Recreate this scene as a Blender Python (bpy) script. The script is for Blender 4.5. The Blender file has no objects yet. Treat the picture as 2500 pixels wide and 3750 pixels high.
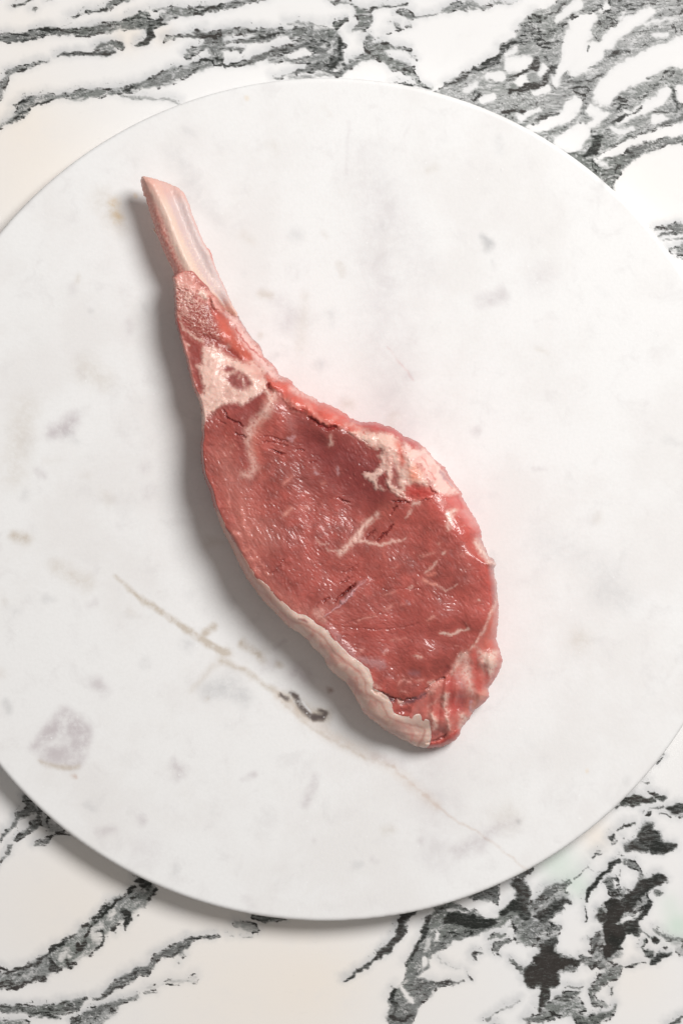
import bpy, math
import numpy as np

# ------------------------------------------------------------------ camera, light, exposure
K = 0.000125          # metres per photograph unit at counter level (drawing grid 2500 x 3750)
HC = 1.35             # camera height above the counter
ZB = 0.016            # top of the marble board
scene = bpy.context.scene
cam_d = bpy.data.cameras.new('camera'); cam = bpy.data.objects.new('camera', cam_d)
scene.collection.objects.link(cam); cam.location = (0, 0, HC); cam.rotation_euler = (0, 0, 0)
cam_d.sensor_fit = 'VERTICAL'; cam_d.angle = 2 * math.atan(3750 * K / 2 / HC)
cam_d.clip_start = 0.05; cam_d.clip_end = 50
scene.camera = cam
world = bpy.data.worlds.new("World"); scene.world = world; world.use_nodes = True
wb = world.node_tree.nodes['Background']; wb.inputs[0].default_value = (1.0, 0.94, 0.885, 1); wb.inputs[1].default_value = 0.24

def area(name, loc, size, power, col):
    d = bpy.data.lights.new(name, 'AREA'); d.shape = 'DISK'; d.size = size; d.energy = power; d.color = col
    o = bpy.data.objects.new(name, d); scene.collection.objects.link(o); o.location = loc
    from mathutils import Vector
    o.rotation_euler = (-Vector(loc)).to_track_quat('-Z', 'Y').to_euler()
    return o
area('window_softbox', (0.96, 0.88, 1.82), 0.90, 48.5, (1.0, 0.985, 0.972))
scene.view_settings.view_transform = 'Standard'; scene.view_settings.look = 'None'
scene.view_settings.gamma = 1; scene.view_settings.exposure = 0.0

# ------------------------------------------------------------------ numpy helpers
def sstep(a, b, x):
    t = np.clip((x - a) / (b - a), 0, 1); return t * t * (3 - 2 * t)
def perlin(x, y, seed=0):
    xi = np.floor(x).astype(np.int64); yi = np.floor(y).astype(np.int64)
    fx = x - xi; fy = y - yi
    def g(ix, iy, dx, dy):
        h = (ix * 374761393 + iy * 668265263 + seed * 974634777) & 0xFFFFFFFF
        h = ((h ^ (h >> 13)) * 1274126177) & 0xFFFFFFFF
        h = (h ^ (h >> 16)) & 1023
        a = h * (2 * math.pi / 1024); return np.cos(a) * dx + np.sin(a) * dy
    u = fx * fx * fx * (fx * (fx * 6 - 15) + 10); v = fy * fy * fy * (fy * (fy * 6 - 15) + 10)
    a = g(xi, yi, fx, fy); b = g(xi + 1, yi, fx - 1, fy)
    c = g(xi, yi + 1, fx, fy - 1); d = g(xi + 1, yi + 1, fx - 1, fy - 1)
    return (a + (b - a) * u + ((c + (d - c) * u) - (a + (b - a) * u)) * v) * 1.5
def fbm(x, y, seed=0, o=4):
    s = 0; a = 1; t = 0
    for i in range(o):
        s = s + a * perlin(x * 2 ** i, y * 2 ** i, seed + i * 17); t += a; a *= 0.5
    return s / t * 1.4
def tr(x0, y0, s, pts):
    """crop coordinates -> drawing grid; an optional third value is a half width"""
    return [(x0 + p[0] * s, y0 + p[1] * s) + ((p[2] * s,) if len(p) > 2 else ()) for p in pts]
def seg(X, Y, a, b):
    vx, vy = b[0] - a[0], b[1] - a[1]; L = vx * vx + vy * vy + 1e-9
    t = np.clip(((X - a[0]) * vx + (Y - a[1]) * vy) / L, 0, 1)
    return np.hypot(X - a[0] - t * vx, Y - a[1] - t * vy), t
def smooth_line(pts, n=3):
    if len(pts) < 3: return pts
    P = np.array(pts, float); out = []
    for i in range(len(P) - 1):
        p0 = P[max(i - 1, 0)]; p1 = P[i]; p2 = P[i + 1]; p3 = P[min(i + 2, len(P) - 1)]
        for k in range(n):
            t = k / n
            out.append(0.5 * ((2 * p1) + (-p0 + p2) * t + (2 * p0 - 5 * p1 + 4 * p2 - p3) * t * t + (-p0 + 3 * p1 - 3 * p2 + p3) * t ** 3))
    out.append(P[-1]); return [tuple(q) for q in out]
def box(X, Y, pts, m):
    xs = [p[0] for p in pts]; ys = [p[1] for p in pts]
    return np.nonzero((X > min(xs) - m) & (X < max(xs) + m) & (Y > min(ys) - m) & (Y < max(ys) + m))[0]
def stroke(X, Y, pts, soft):
    """coverage 0..1 of a line of varying half width; X, Y flat (already warped)"""
    pts = [(p[0], p[1], p[2]) for p in pts]
    if len(pts) == 1: pts = pts + [(pts[0][0] + 1, pts[0][1], pts[0][2])]
    m = max(p[2] for p in pts) + soft + 2
    idx = box(X, Y, pts, m); best = np.full(len(idx), 1e9)
    x = X[idx]; y = Y[idx]
    for a, b in zip(pts[:-1], pts[1:]):
        d, t = seg(x, y, a, b)
        best = np.minimum(best, d - (a[2] + (b[2] - a[2]) * t))
    return idx, sstep(soft, -soft, best)
def sdf(X, Y, poly):
    """positive inside"""
    d = np.full(X.shape, 1e9); ins = np.zeros(X.shape, bool); n = len(poly)
    for i in range(n):
        a = poly[i]; b = poly[(i + 1) % n]
        d = np.minimum(d, seg(X, Y, a, b)[0])
        if a[1] != b[1]:
            c = ((a[1] > Y) != (b[1] > Y)) & (X < (b[0] - a[0]) * (Y - a[1]) / (b[1] - a[1]) + a[0])
            ins ^= c
    return np.where(ins, d, -d)
def sdf_loc(X, Y, poly, m):
    idx = box(X, Y, poly, m); return idx, sdf(X[idx], Y[idx], poly)
def idw(X, Y, pts, p=2.0):
    s = 0; w = 0
    for q in pts:
        k = 1.0 / (((X - q[0]) ** 2 + (Y - q[1]) ** 2) + 400.0) ** (p / 2); s = s + k * q[2]; w = w + k
    return s / w
def lin(c):
    c = np.array(c, float) / 255.0
    return np.where(c <= 0.04045, c / 12.92, ((c + 0.055) / 1.055) ** 2.4)

# ------------------------------------------------------------------ mesh helpers
def world_xyz(X, Y, z):
    """a point seen at drawing position (X, Y) that stands at height z"""
    s = (HC - z) / HC
    return np.stack([(X - 1250) * K * s, (1875 - Y) * K * s, z], -1)
def make_mesh(name, co, quads, mat, cols=None, parent=None):
    me = bpy.data.meshes.new(name)
    me.vertices.add(len(co)); me.vertices.foreach_set('co', co.astype(np.float32).ravel())
    nq = len(quads); me.loops.add(nq * 4); me.polygons.add(nq)
    me.loops.foreach_set('vertex_index', quads.astype(np.int32).ravel())
    me.polygons.foreach_set('loop_start', np.arange(nq, dtype=np.int32) * 4)
    me.polygons.foreach_set('loop_total', np.full(nq, 4, np.int32))
    me.update(calc_edges=True)
    me.polygons.foreach_set('use_smooth', np.ones(nq, bool))
    for k, v in (cols or {}).items():
        at = me.attributes.new(k, 'FLOAT_COLOR', 'POINT')
        if v.shape[1] == 3: v = np.concatenate([v, np.ones((len(v), 1))], 1)
        at.data.foreach_set('color', v.astype(np.float32).ravel())
    me.materials.append(mat)
    o = bpy.data.objects.new(name, me); scene.collection.objects.link(o)
    if parent: o.parent = parent
    return o
def solid(name, bbox, step, sd, top, bottom, colour, mat, parent=None, origin=None):
    """closed body: cells of a grid where sd > 0, edge vertices pulled onto the outline, a top sheet and an under sheet"""
    x0, y0, x1, y1 = bbox
    gx = np.arange(x0, x1 + step, step); gy = np.arange(y0, y1 + step, step)
    GX, GY = np.meshgrid(gx, gy); X = GX.ravel().copy(); Y = GY.ravel().copy()
    S = sd(X, Y); S2 = S.reshape(GX.shape)
    gyy, gxx = np.gradient(S2, step)
    inn = S2 > 0
    cell = inn[:-1, :-1] | inn[1:, :-1] | inn[:-1, 1:] | inn[1:, 1:]
    gl = np.hypot(gxx, gyy).ravel() + 1e-6
    out = S < 0
    mv = np.clip(-S, 0, step * 1.5)
    X[out] += (mv * gxx.ravel() / gl)[out]; Y[out] += (mv * gyy.ravel() / gl)[out]
    j, i = np.nonzero(cell); W = len(gx)
    q = np.stack([j * W + i, (j + 1) * W + i, (j + 1) * W + i + 1, j * W + i + 1], -1)
    used = np.unique(q); remap = np.full(len(X), -1); remap[used] = np.arange(len(used)); q = remap[q]
    X = X[used]; Y = Y[used]; D = np.maximum(S[used], 0); edge = out[used]
    zt = top(X, Y, D); zb = bottom(X, Y, D, zt)
    top_co = world_xyz(X, Y, zt)
    sc = ((HC - zt) / HC)
    bot_co = np.stack([top_co[:, 0], top_co[:, 1], zb], -1)
    n = len(X)
    bidx = np.where(edge, np.arange(n), np.arange(n) + n)       # edge vertices are shared
    qb = bidx[q][:, ::-1]
    co = np.concatenate([top_co, bot_co])
    quads = np.concatenate([q, qb])
    c = colour(X, Y, D, zt)
    cc = {k: np.concatenate([v, v]) for k, v in c.items()}
    use2 = np.unique(quads); rm = np.full(2 * n, -1); rm[use2] = np.arange(len(use2))
    co = co[use2]; quads = rm[quads]; cc = {k: v[use2] for k, v in cc.items()}
    # drop quads that collapsed
    ok = (quads[:, 0] != quads[:, 2]) & (quads[:, 1] != quads[:, 3])
    quads = quads[ok]
    if origin is not None: co = co - np.array(origin)
    o = make_mesh(name, co, quads, mat, cc, parent)
    return o

# ------------------------------------------------------------------ materials
class NT:
    def __init__(s, name):
        s.m = bpy.data.materials.new(name); s.m.use_nodes = True; s.t = s.m.node_tree
        s.b = s.t.nodes['Principled BSDF']; s.out = s.t.nodes['Material Output']
    def n(s, typ, **kw):
        nd = s.t.nodes.new(typ)
        for k, v in kw.items():
            if k in nd.inputs.keys(): nd.inputs[k].default_value = v
            else: setattr(nd, k, v)
        return nd
    def l(s, a, b): s.t.links.new(a, b)
    def math(s, op, a, b=0.0, c=None, clamp=False):
        nd = s.t.nodes.new('ShaderNodeMath'); nd.operation = op; nd.use_clamp = clamp
        for i, v in enumerate((a, b) if c is None else (a, b, c)):
            if isinstance(v, (int, float)): nd.inputs[i].default_value = v
            else: s.l(v, nd.inputs[i])
        return nd.outputs[0]
    def mix(s, f, a, b, mode='MIX'):
        nd = s.t.nodes.new('ShaderNodeMix'); nd.data_type = 'RGBA'; nd.blend_type = mode
        for sock, v in ((nd.inputs[0], f), (nd.inputs[6], a), (nd.inputs[7], b)):
            if isinstance(v, (int, float)): sock.default_value = v
            elif isinstance(v, tuple): sock.default_value = v + (1,) if len(v) == 3 else v
            else: s.l(v, sock)
        return nd.outputs[2]
    def noise(s, vec, scale, detail=4, rough=0.55, dist=0.0):
        nd = s.n('ShaderNodeTexNoise'); nd.inputs['Scale'].default_value = scale; nd.inputs['Detail'].default_value = detail
        nd.inputs['Roughness'].default_value = rough; nd.inputs['Distortion'].default_value = dist
        s.l(vec, nd.inputs['Vector']); return nd.outputs['Fac']
    def mapr(s, v, a, b, c=0.0, d=1.0):
        nd = s.n('ShaderNodeMapRange'); nd.interpolation_type = 'SMOOTHSTEP'
        s.l(v, nd.inputs['Value'])
        for i, q in enumerate((a, b, c, d)): nd.inputs[i + 1].default_value = q
        return nd.outputs[0]

def counter_material():
    t = NT('veined_marble'); at = t.n('ShaderNodeAttribute', attribute_name='vein')
    sep = t.n('ShaderNodeSeparateColor'); t.l(at.outputs['Color'], sep.inputs[0])
    g, k, w = sep.outputs[0], sep.outputs[1], sep.outputs[2]; gr = at.outputs['Alpha']
    tc = t.n('ShaderNodeTexCoord'); P = tc.outputs['Object']
    # grain runs along the veining, lower left to upper right
    mp = t.n('ShaderNodeMapping'); mp.inputs['Rotation'].default_value = (0, 0, -0.5); mp.inputs['Scale'].default_value = (0.33, 1.0, 1.0)
    t.l(P, mp.inputs[0]); Q = mp.outputs[0]
    n1 = t.noise(Q, 210, 7, 0.68); n2 = t.noise(Q, 850, 4, 0.66); n3 = t.noise(Q, 520, 6, 0.75, 0.4); n4 = t.noise(P, 2300, 2, 0.7)
    ha = t.n('ShaderNodeAttribute', attribute_name='halo'); hs = t.n('ShaderNodeSeparateColor'); t.l(ha.outputs['Color'], hs.inputs[0])
    gg = t.mapr(t.math('ADD', g, t.math('ADD', t.math('MULTIPLY', t.math('SUBTRACT', n1, 0.5), 0.62), t.math('MULTIPLY', t.math('SUBTRACT', n2, 0.5), 0.5))), 0.08, 0.66)
    halo = t.math('MULTIPLY', hs.outputs[0], t.mapr(n1, 0.25, 0.75, 0.75, 1.15))
    kk = t.math('ADD', t.math('ADD', t.math('MULTIPLY', k, 0.70), t.math('MULTIPLY', t.math('SUBTRACT', n2, 0.5), 1.9)), t.math('ADD', t.math('MULTIPLY', t.math('SUBTRACT', n3, 0.5), 1.3), t.math('MULTIPLY', t.math('SUBTRACT', n4, 0.5), 0.9)))
    bl = t.math('MULTIPLY', t.mapr(kk, 0.20, 0.72), t.mapr(t.math('ADD', g, k), 0.15, 0.6))
    wn = t.noise(P, 9, 3, 0.5)
    white = t.mix(t.math('MULTIPLY', w, 0.8, clamp=True), (0.865, 0.86, 0.855), (0.885, 0.825, 0.755))
    white = t.mix(t.mapr(wn, 0.4, 0.75, 0, 0.35), white, (0.85, 0.83, 0.81))
    white = t.mix(t.mapr(t.noise(P, 60, 4, 0.6), 0.5, 0.75, 0, 0.25), white, (0.80, 0.79, 0.79))
    c = t.mix(t.math('MULTIPLY', halo, 0.72, clamp=True), white, (0.50, 0.515, 0.53))
    greyc = t.mix(t.mapr(t.math('ADD', t.math('MULTIPLY', n3, 0.6), t.math('MULTIPLY', n2, 0.4)), 0.38, 0.62), (0.045, 0.052, 0.048), (0.40, 0.415, 0.41))
    greyc = t.mix(t.mapr(t.noise(P, 28, 3), 0.45, 0.65, 0, 0.45), greyc, (0.16, 0.185, 0.16))
    greyc = t.mix(t.mapr(n4, 0.56, 0.70, 0, 0.5), greyc, (0.72, 0.72, 0.69))
    c = t.mix(t.math('MULTIPLY', gg, 0.94), c, greyc)
    blk = t.mix(t.mapr(t.noise(P, 40, 3), 0.4, 0.6), (0.010, 0.012, 0.010), (0.032, 0.026, 0.023))
    blk = t.mix(t.mapr(t.math('ADD', t.math('MULTIPLY', n4, 0.5), t.math('MULTIPLY', n3, 0.5)), 0.53, 0.66, 0, 0.5), blk, (0.15, 0.145, 0.14))
    c = t.mix(t.math('MULTIPLY', bl, 0.96), c, blk)
    c = t.mix(t.math('MULTIPLY', gr, 0.6), c, (0.60, 0.74, 0.64))
    t.l(c, t.b.inputs['Base Color'])
    r = t.mapr(gg, 0, 1, 0.22, 0.28); t.l(r, t.b.inputs['Roughness'])
    t.b.inputs['Specular IOR Level'].default_value = 0.22
    bp = t.n('ShaderNodeBump', Strength=0.08, Distance=0.0003); t.l(t.noise(P, 900, 3), bp.inputs['Height']); t.l(bp.outputs[0], t.b.inputs['Normal'])
    return t.m

def board_material():
    t = NT('pale_marble'); at = t.n('ShaderNodeAttribute', attribute_name='stain')
    tc = t.n('ShaderNodeTexCoord'); P = tc.outputs['Object']
    a = t.noise(P, 22, 5, 0.6); b = t.noise(P, 75, 6, 0.65, 0.4); f = t.noise(P, 700, 3, 0.6)
    c = t.mix(t.mapr(a, 0.42, 0.66, 0, 0.75), (0.885, 0.885, 0.882), (0.825, 0.81, 0.80))
    c = t.mix(t.mapr(b, 0.52, 0.72, 0, 0.42), c, (0.745, 0.73, 0.73))
    c = t.mix(t.mapr(f, 0.35, 0.7, 0, 0.10), c, (0.70, 0.69, 0.68))
    # stain colour is carried by the mesh, its strength broken up by grain
    br = t.mapr(t.math('ADD', t.math('MULTIPLY', b, 0.6), t.math('MULTIPLY', t.noise(P, 260, 5, 0.7), 0.5)), 0.38, 0.66, 0.45, 1.55)
    c = t.mix(t.math('MULTIPLY', at.outputs['Alpha'], br, clamp=True), c, at.outputs['Color'])
    vo = t.n('ShaderNodeTexVoronoi', Scale=260.0); t.l(P, vo.inputs['Vector'])
    cs = t.n('ShaderNodeSeparateColor'); t.l(vo.outputs['Color'], cs.inputs[0])
    spk = t.math('MULTIPLY', t.mapr(vo.outputs['Distance'], 0.16, 0.06), t.math('GREATER_THAN', cs.outputs[0], 0.93))
    c = t.mix(t.math('MULTIPLY', spk, 0.6), c, (0.93, 0.93, 0.93))
    t.l(c, t.b.inputs['Base Color']); t.b.inputs['Roughness'].default_value = 0.5
    t.b.inputs['Specular IOR Level'].default_value = 0.24
    bp = t.n('ShaderNodeBump', Strength=0.15, Distance=0.0003); t.l(f, bp.inputs['Height']); t.l(bp.outputs[0], t.b.inputs['Normal'])
    return t.m

def flesh_material(name, sss=0.18, rad=(0.0035, 0.0012, 0.0009), coat=0.35, bump=0.35, rough=0.40):
    t = NT(name); at = t.n('ShaderNodeAttribute', attribute_name='flesh')
    tc = t.n('ShaderNodeTexCoord'); P = tc.outputs['Object']
    n = t.noise(P, 1500, 3, 0.6); m = t.noise(P, 260, 4, 0.6)
    c = t.mix(t.math('MULTIPLY', t.mapr(n, 0.3, 0.7, 0.0, 0.2), t.math('SUBTRACT', 1.0, t.math('MULTIPLY', at.outputs['Alpha'], 0.85))), at.outputs['Color'], (0.85, 0.55, 0.48), 'MULTIPLY')
    t.l(c, t.b.inputs['Base Color'])
    fat = at.outputs['Alpha']
    r = t.math('ADD', t.mapr(m, 0.35, 0.7, rough - 0.07, rough + 0.12), t.math('MULTIPLY', fat, 0.08))
    t.l(r, t.b.inputs['Roughness'])
    t.b.inputs['Specular IOR Level'].default_value = 0.35
    t.b.inputs['Subsurface Weight'].default_value = sss; t.b.inputs['Subsurface Radius'].default_value = rad
    t.b.inputs['Subsurface Scale'].default_value = 1.0
    t.b.inputs['Coat Weight'].default_value = coat; t.b.inputs['Coat Roughness'].default_value = 0.13
    bp = t.n('ShaderNodeBump', Strength=bump, Distance=0.0003)
    t.l(t.math('ADD', n, t.math('MULTIPLY', m, 0.45)), bp.inputs['Height'])
    t.l(bp.outputs[0], t.b.inputs['Normal']); t.l(bp.outputs[0], t.b.inputs['Coat Normal'])
    return t.m

# ------------------------------------------------------------------ countertop
# each entry: crop origin and scale, then (grey, black, points with half widths)
V = []
def veins(x0, y0, s, rows, wide=1.0):
    for g, k, pts in rows:
        pts = [(p[0], p[1], p[2] * (wide if g > 0 else 2 - wide)) for p in pts]; V.append((g, k, tr(x0, y0, s, pts)))
S5 = 0.5102; S3 = 0.38265; S4 = 0.44643
POLYS = [
 (0.42, 0.40, tr(1900, 3150, S3, [(-40,150),(60,230),(80,470),(200,400),(420,260),(480,330),(420,500),(290,560),(400,680),(370,780),(300,860),(400,950),(560,980),(480,1060),(350,1110),(300,1230),(180,1180),(60,1080),(120,980),(210,880),(150,820),(-40,790)])),
 (0.42, 0.40, tr(1900, 3150, S3, [(780,470),(860,350),(960,320),(1060,330),(1150,250),(1300,170),(1380,180),(1220,320),(1250,420),(1150,560),(1150,680),(1000,720),(960,860),(830,920),(680,840),(760,700),(830,620),(760,570)])),
 (0.40, 0.30, tr(1900, 3150, S3, [(620,940),(850,960),(1000,1020),(850,1140),(720,1260),(700,1200),(820,1090),(820,1010),(650,1000)])),
 (0.40, 0.30, tr(1900, 3150, S3, [(200,1420),(320,1330),(560,1290),(640,1420),(560,1480),(700,1500),(900,1470),(860,1530),(640,1620),(480,1480),(300,1500),(60,1580)])),
 (0.50, 0.30, tr(1400, 0, S3, [(560,850),(600,810),(700,740),(860,660),(1000,620),(1080,560),(1120,450),(1250,320),(1350,220),(1420,150),(1568,100),(1568,1500),(1200,1450),(800,1250),(450,1000),(500,880)])),
 (0.50, 0.32, tr(1900, 0, S3, [(0,260),(80,150),(250,60),(380,0),(380,-60),(1700,-60),(1700,1220),(1568,1170),(1400,1210),(1200,1270),(1000,1350),(760,1500),(700,1700),(300,1600),(-150,1350)])),
 (0.72, 0.45, tr(1900, 500, S3, [(1700,-40),(1400,10),(1200,60),(1000,160),(880,200),(740,230),(560,150),(400,200),(420,400),(700,600),(900,520),(960,350),(1060,260),(1200,170),(1400,90),(1700,50)])),
 (0.75, 0.45, tr(1300, 3150, S3, [(740,470),(900,380),(1000,440),(1150,490),(1250,560),(1330,550),(1400,450),(1500,400),(1568,340),(1568,520),(1430,600),(1250,690),(1100,730),(950,770),(850,850),(740,900),(700,960),(700,1030),(600,1120),(760,1160),(900,1160),(1040,1150),(900,1190),(780,1230),(700,1310),(600,1410),(530,1640),(310,1640),(320,1430),(305,1360),(350,1250),(420,1190),(490,1130),(480,1000),(560,840),(640,760),(640,640),(700,540)])),
 (0.75, 0.5, tr(1300, 3150, S3, [(1050,350),(1200,280),(1380,200),(1375,330),(1350,430),(1300,390),(1150,380)])),
]
veins(0, 0, S5, [
 (.8,.75,[(0,270,30),(60,265,38),(120,275,30),(200,265,25),(280,235,28),(360,225,35),(430,235,28),(520,235,25),(620,225,30),(700,215,35),(800,190,30),(900,175,35),(1000,165,45),(1080,180,40),(1140,165,25),(1200,165,10)]),
 (.8,1.3,[(300,208,10),(350,212,16),(410,215,10)]),(.6,.9,[(100,300,6),(200,290,8),(340,262,6),(480,240,8),(600,215,8),(680,205,8)]),
 (.7,.7,[(930,130,15),(1000,110,20),(1060,105,18)]),(.8,.9,[(1080,200,25),(1080,260,30),(1050,300,22),(980,315,6)]),
 (.8,.9,[(1100,160,14),(1180,165,14)]),
 (.7,.5,[(1100,70,5),(1180,60,10),(1260,80,35),(1340,85,38),(1420,80,28),(1500,70,25),(1568,60,22)]),(.5,.3,[(1180,120,30),(1260,110,30)]),
 (.7,1.0,[(1400,100,12),(1500,60,10),(1568,50,10)]),
 (.6,.6,[(500,125,8),(540,120,12),(600,100,5),(640,85,12),(700,75,12),(760,70,22),(800,40,22),(850,15,22),(900,0,20),(950,-20,15)]),(.3,.9,[(620,90,8),(700,75,8),(770,70,14)]),
 (.4,.2,[(430,195,5),(500,165,6)]),(.6,.8,[(100,50,10),(160,30,14),(230,5,14),(260,-15,12)]),(.4,.6,[(240,75,10),(265,72,8)]),(.4,.3,[(330,8,10),(370,4,8)]),
 (.65,.8,[(410,410,8),(450,395,14),(540,385,14),(640,385,14),(720,380,20),(780,385,15),(830,370,8)]),
 (.7,.7,[(670,345,12),(720,330,14),(800,310,20),(860,320,28),(880,345,14)]),(.6,.2,[(740,360,25),(790,350,25)]),
 (.75,.6,[(-20,680,40),(0,640,40),(40,570,25),(60,530,25),(100,510,22),(180,490,18),(240,465,15),(300,450,10),(350,440,5)]),(.4,.9,[(150,500,8),(190,492,10)]),
 (.75,.5,[(-20,930,10),(0,920,10),(50,880,15),(110,850,30),(160,800,35),(190,740,42),(260,720,35),(350,700,30),(430,700,20),(500,690,22),(580,680,38),(680,670,32),(800,655,28),(900,645,28),(1000,625,32),(1100,590,42),(1200,560,50),(1300,520,45),(1400,480,38),(1500,455,35),(1568,440,35)]),
 (.5,1.0,[(110,760,8),(160,740,16),(220,715,12)]),(.5,.8,[(60,880,8),(130,830,12),(180,800,12)]),(.4,.8,[(850,680,10),(900,640,14),(1000,630,14)]),
 (.45,.2,[(850,680,15),(900,695,12),(1000,705,15),(1100,710,12),(1200,715,15),(1300,735,10)]),
 (.65,.8,[(1180,290,8),(1260,265,14),(1340,260,12),(1420,250,25),(1500,250,20),(1568,260,30)]),(.4,.5,[(1420,230,8),(1480,210,6)]),
 (.7,.6,[(1345,400,15),(1400,360,22),(1460,330,25),(1520,300,35),(1568,290,45)]),(.7,.5,[(1530,350,30),(1568,390,40)]),
])
veins(700, 0, S5, [
 (.7,.7,[(0,75,22),(60,95,18),(120,70,20),(200,55,22),(290,35,25),(370,15,22),(450,5,15),(550,0,6)]),
 (.75,.6,[(0,245,15),(60,240,22),(130,250,12),(220,240,22),(300,225,25),(420,220,20),(520,240,40),(620,240,28),(700,240,30),(790,250,60),(870,240,45),(950,240,50),(1020,260,50),(1060,330,50),(1050,420,45),(1030,480,45),(1090,500,35),(1130,480,20)]),
 (.5,.3,[(680,170,8),(760,165,15),(850,180,15),(960,178,6)]),
 (.7,.7,[(120,290,35),(200,310,20),(300,300,12),(400,295,20),(500,275,25),(600,265,18)]),
 (.65,.6,[(0,375,20),(60,340,22),(120,320,20),(200,345,14),(300,360,14),(380,360,12)]),
 (.5,.2,[(200,390,45),(140,370,30)]),(.7,.5,[(0,480,35),(80,460,25),(150,465,18)]),
 (.7,.8,[(260,465,10),(340,460,15),(420,450,18),(480,430,28),(540,390,28),(620,365,32),(700,345,30),(780,345,30),(870,330,45),(960,340,50)]),
 (.6,.4,[(560,440,18),(650,420,18),(740,430,14),(830,430,20),(900,420,30),(980,420,40)]),
 (.65,.8,[(600,555,6),(680,540,10),(760,525,10),(840,490,28),(920,480,38),(1000,500,38),(1060,530,30)]),
 (.45,.3,[(700,560,10),(800,555,14),(920,545,14),(1000,545,12)]),
 (.7,.6,[(990,0,8),(1060,20,14),(1130,25,12),(1180,60,15),(1230,100,45),(1250,150,55),(1230,190,40),(1160,215,12)]),
 (.6,.7,[(1300,70,20),(1360,45,12),(1450,45,8),(1540,35,12)]),
 (.7,.6,[(1280,270,25),(1260,310,35),(1300,360,40),(1350,340,35),(1430,335,18),(1500,350,12),(1568,360,10)]),
 (.65,.6,[(1150,440,20),(1220,420,25),(1290,400,25),(1350,400,35),(1400,430,30),(1470,470,40),(1540,480,35)]),
 (.6,.5,[(1490,90,15),(1540,100,25),(1568,110,30)]),(.5,.9,[(1470,190,10),(1530,212,8)]),(.5,1.2,[(1395,248,5),(1435,246,6)]),
 (.7,.8,[(1020,180,20),(1070,170,15),(1120,150,10)]),(.6,.5,[(1140,480,20),(1180,450,20)]),
 (.4,.9,[(1060,280,25),(1080,350,25),(1050,430,20),(1010,480,25)]),(.3,.9,[(500,260,15),(560,265,12),(660,245,8)]),(.3,1.,[(400,215,8),(470,218,8)]),
 (-.7,-.5,[(890,205,18),(1000,200,12)]),(-.7,-.6,[(950,330,14),(965,350,10)]),(-.9,-.8,[(790,375,22),(850,385,12)]),(-.7,-.6,[(715,405,16),(760,400,14)]),(-.8,-.7,[(1045,510,14),(1080,480,10)]),
])
veins(1400, 0, S3, [
 (.6,.6,[(0,65,12),(50,65,8)]),(.5,.7,[(200,45,12),(240,35,8)]),(.65,.5,[(150,125,20),(220,140,30),(280,140,30),(320,160,12),(370,160,6),(430,160,12),(500,145,15),(560,120,12)]),
 (.65,.4,[(580,100,18),(650,90,35),(720,60,45),(800,60,50),(860,50,35),(950,60,18),(1040,55,15),(1120,40,10),(1220,30,6),(1300,5,6)]),
 (.6,.4,[(100,240,15),(150,240,25)]),(.5,1.2,[(120,290,8),(210,283,8)]),(.5,.5,[(260,250,20)]),(.5,1.2,[(30,330,5),(75,325,8)]),
 (.7,.5,[(0,430,35),(60,440,30),(130,460,15),(200,480,8),(250,500,4),(310,560,3)]),(.5,1.4,[(318,568,14)]),
 (.65,.45,[(0,550,45),(60,590,35),(130,620,30),(200,640,45),(260,680,50),(290,730,25),(330,790,20),(400,830,12),(470,850,12)]),
 (.5,.9,[(130,790,8),(220,800,14),(300,820,8),(470,850,8)]),(.3,.9,[(200,650,20),(270,690,20)]),
 (.4,.9,[(600,820,15),(700,770,14),(800,740,20),(860,670,14),(950,650,28),(1040,610,35),(1100,540,30),(1150,460,35),(1230,420,30),(1320,410,15)]),
 (.4,.75,[(1300,300,20),(1400,270,60),(1480,360,50)]),(.4,.8,[(1500,200,40),(1440,160,20)]),
 (.4,.9,[(1480,560,30),(1450,620,45),(1400,680,25),(1300,700,14),(1230,760,28),(1170,800,18)]),(.4,.9,[(1220,880,25),(1320,860,25),(1420,820,35),(1500,790,30),(1568,770,30)]),
 (.4,1.1,[(850,970,8),(940,905,12)]),(.4,.9,[(1130,1070,15),(1220,1070,30),(1340,1050,22)]),(.4,.8,[(1000,1000,14)]),(.4,.8,[(1430,1190,10),(1480,1160,12),(1568,1130,20)]),
 (.3,.5,[(850,930,20),(900,880,30)]),
 (-1.1,-1.2,[(1230,620,70),(1340,600,65),(1400,560,30)]),(-.9,-1,[(1020,730,35),(1130,720,40)]),(-1.1,-1.2,[(1310,790,40),(1350,750,40)]),(-.9,-1,[(960,960,30),(1040,930,40)]),
 (-.9,-1,[(1480,890,25),(1568,860,25)]),(-.9,-1,[(1300,1120,30),(1420,1080,25),(1500,1060,20)]),(-.7,-.6,[(1180,520,25),(1280,480,20)]),(-.9,-1,[(1530,1210,30),(1440,1230,30)]),(-.7,-.7,[(1180,360,30),(1240,350,20)]),(-.5,-.5,[(780,860,25),(900,800,20)]),
])
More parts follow.
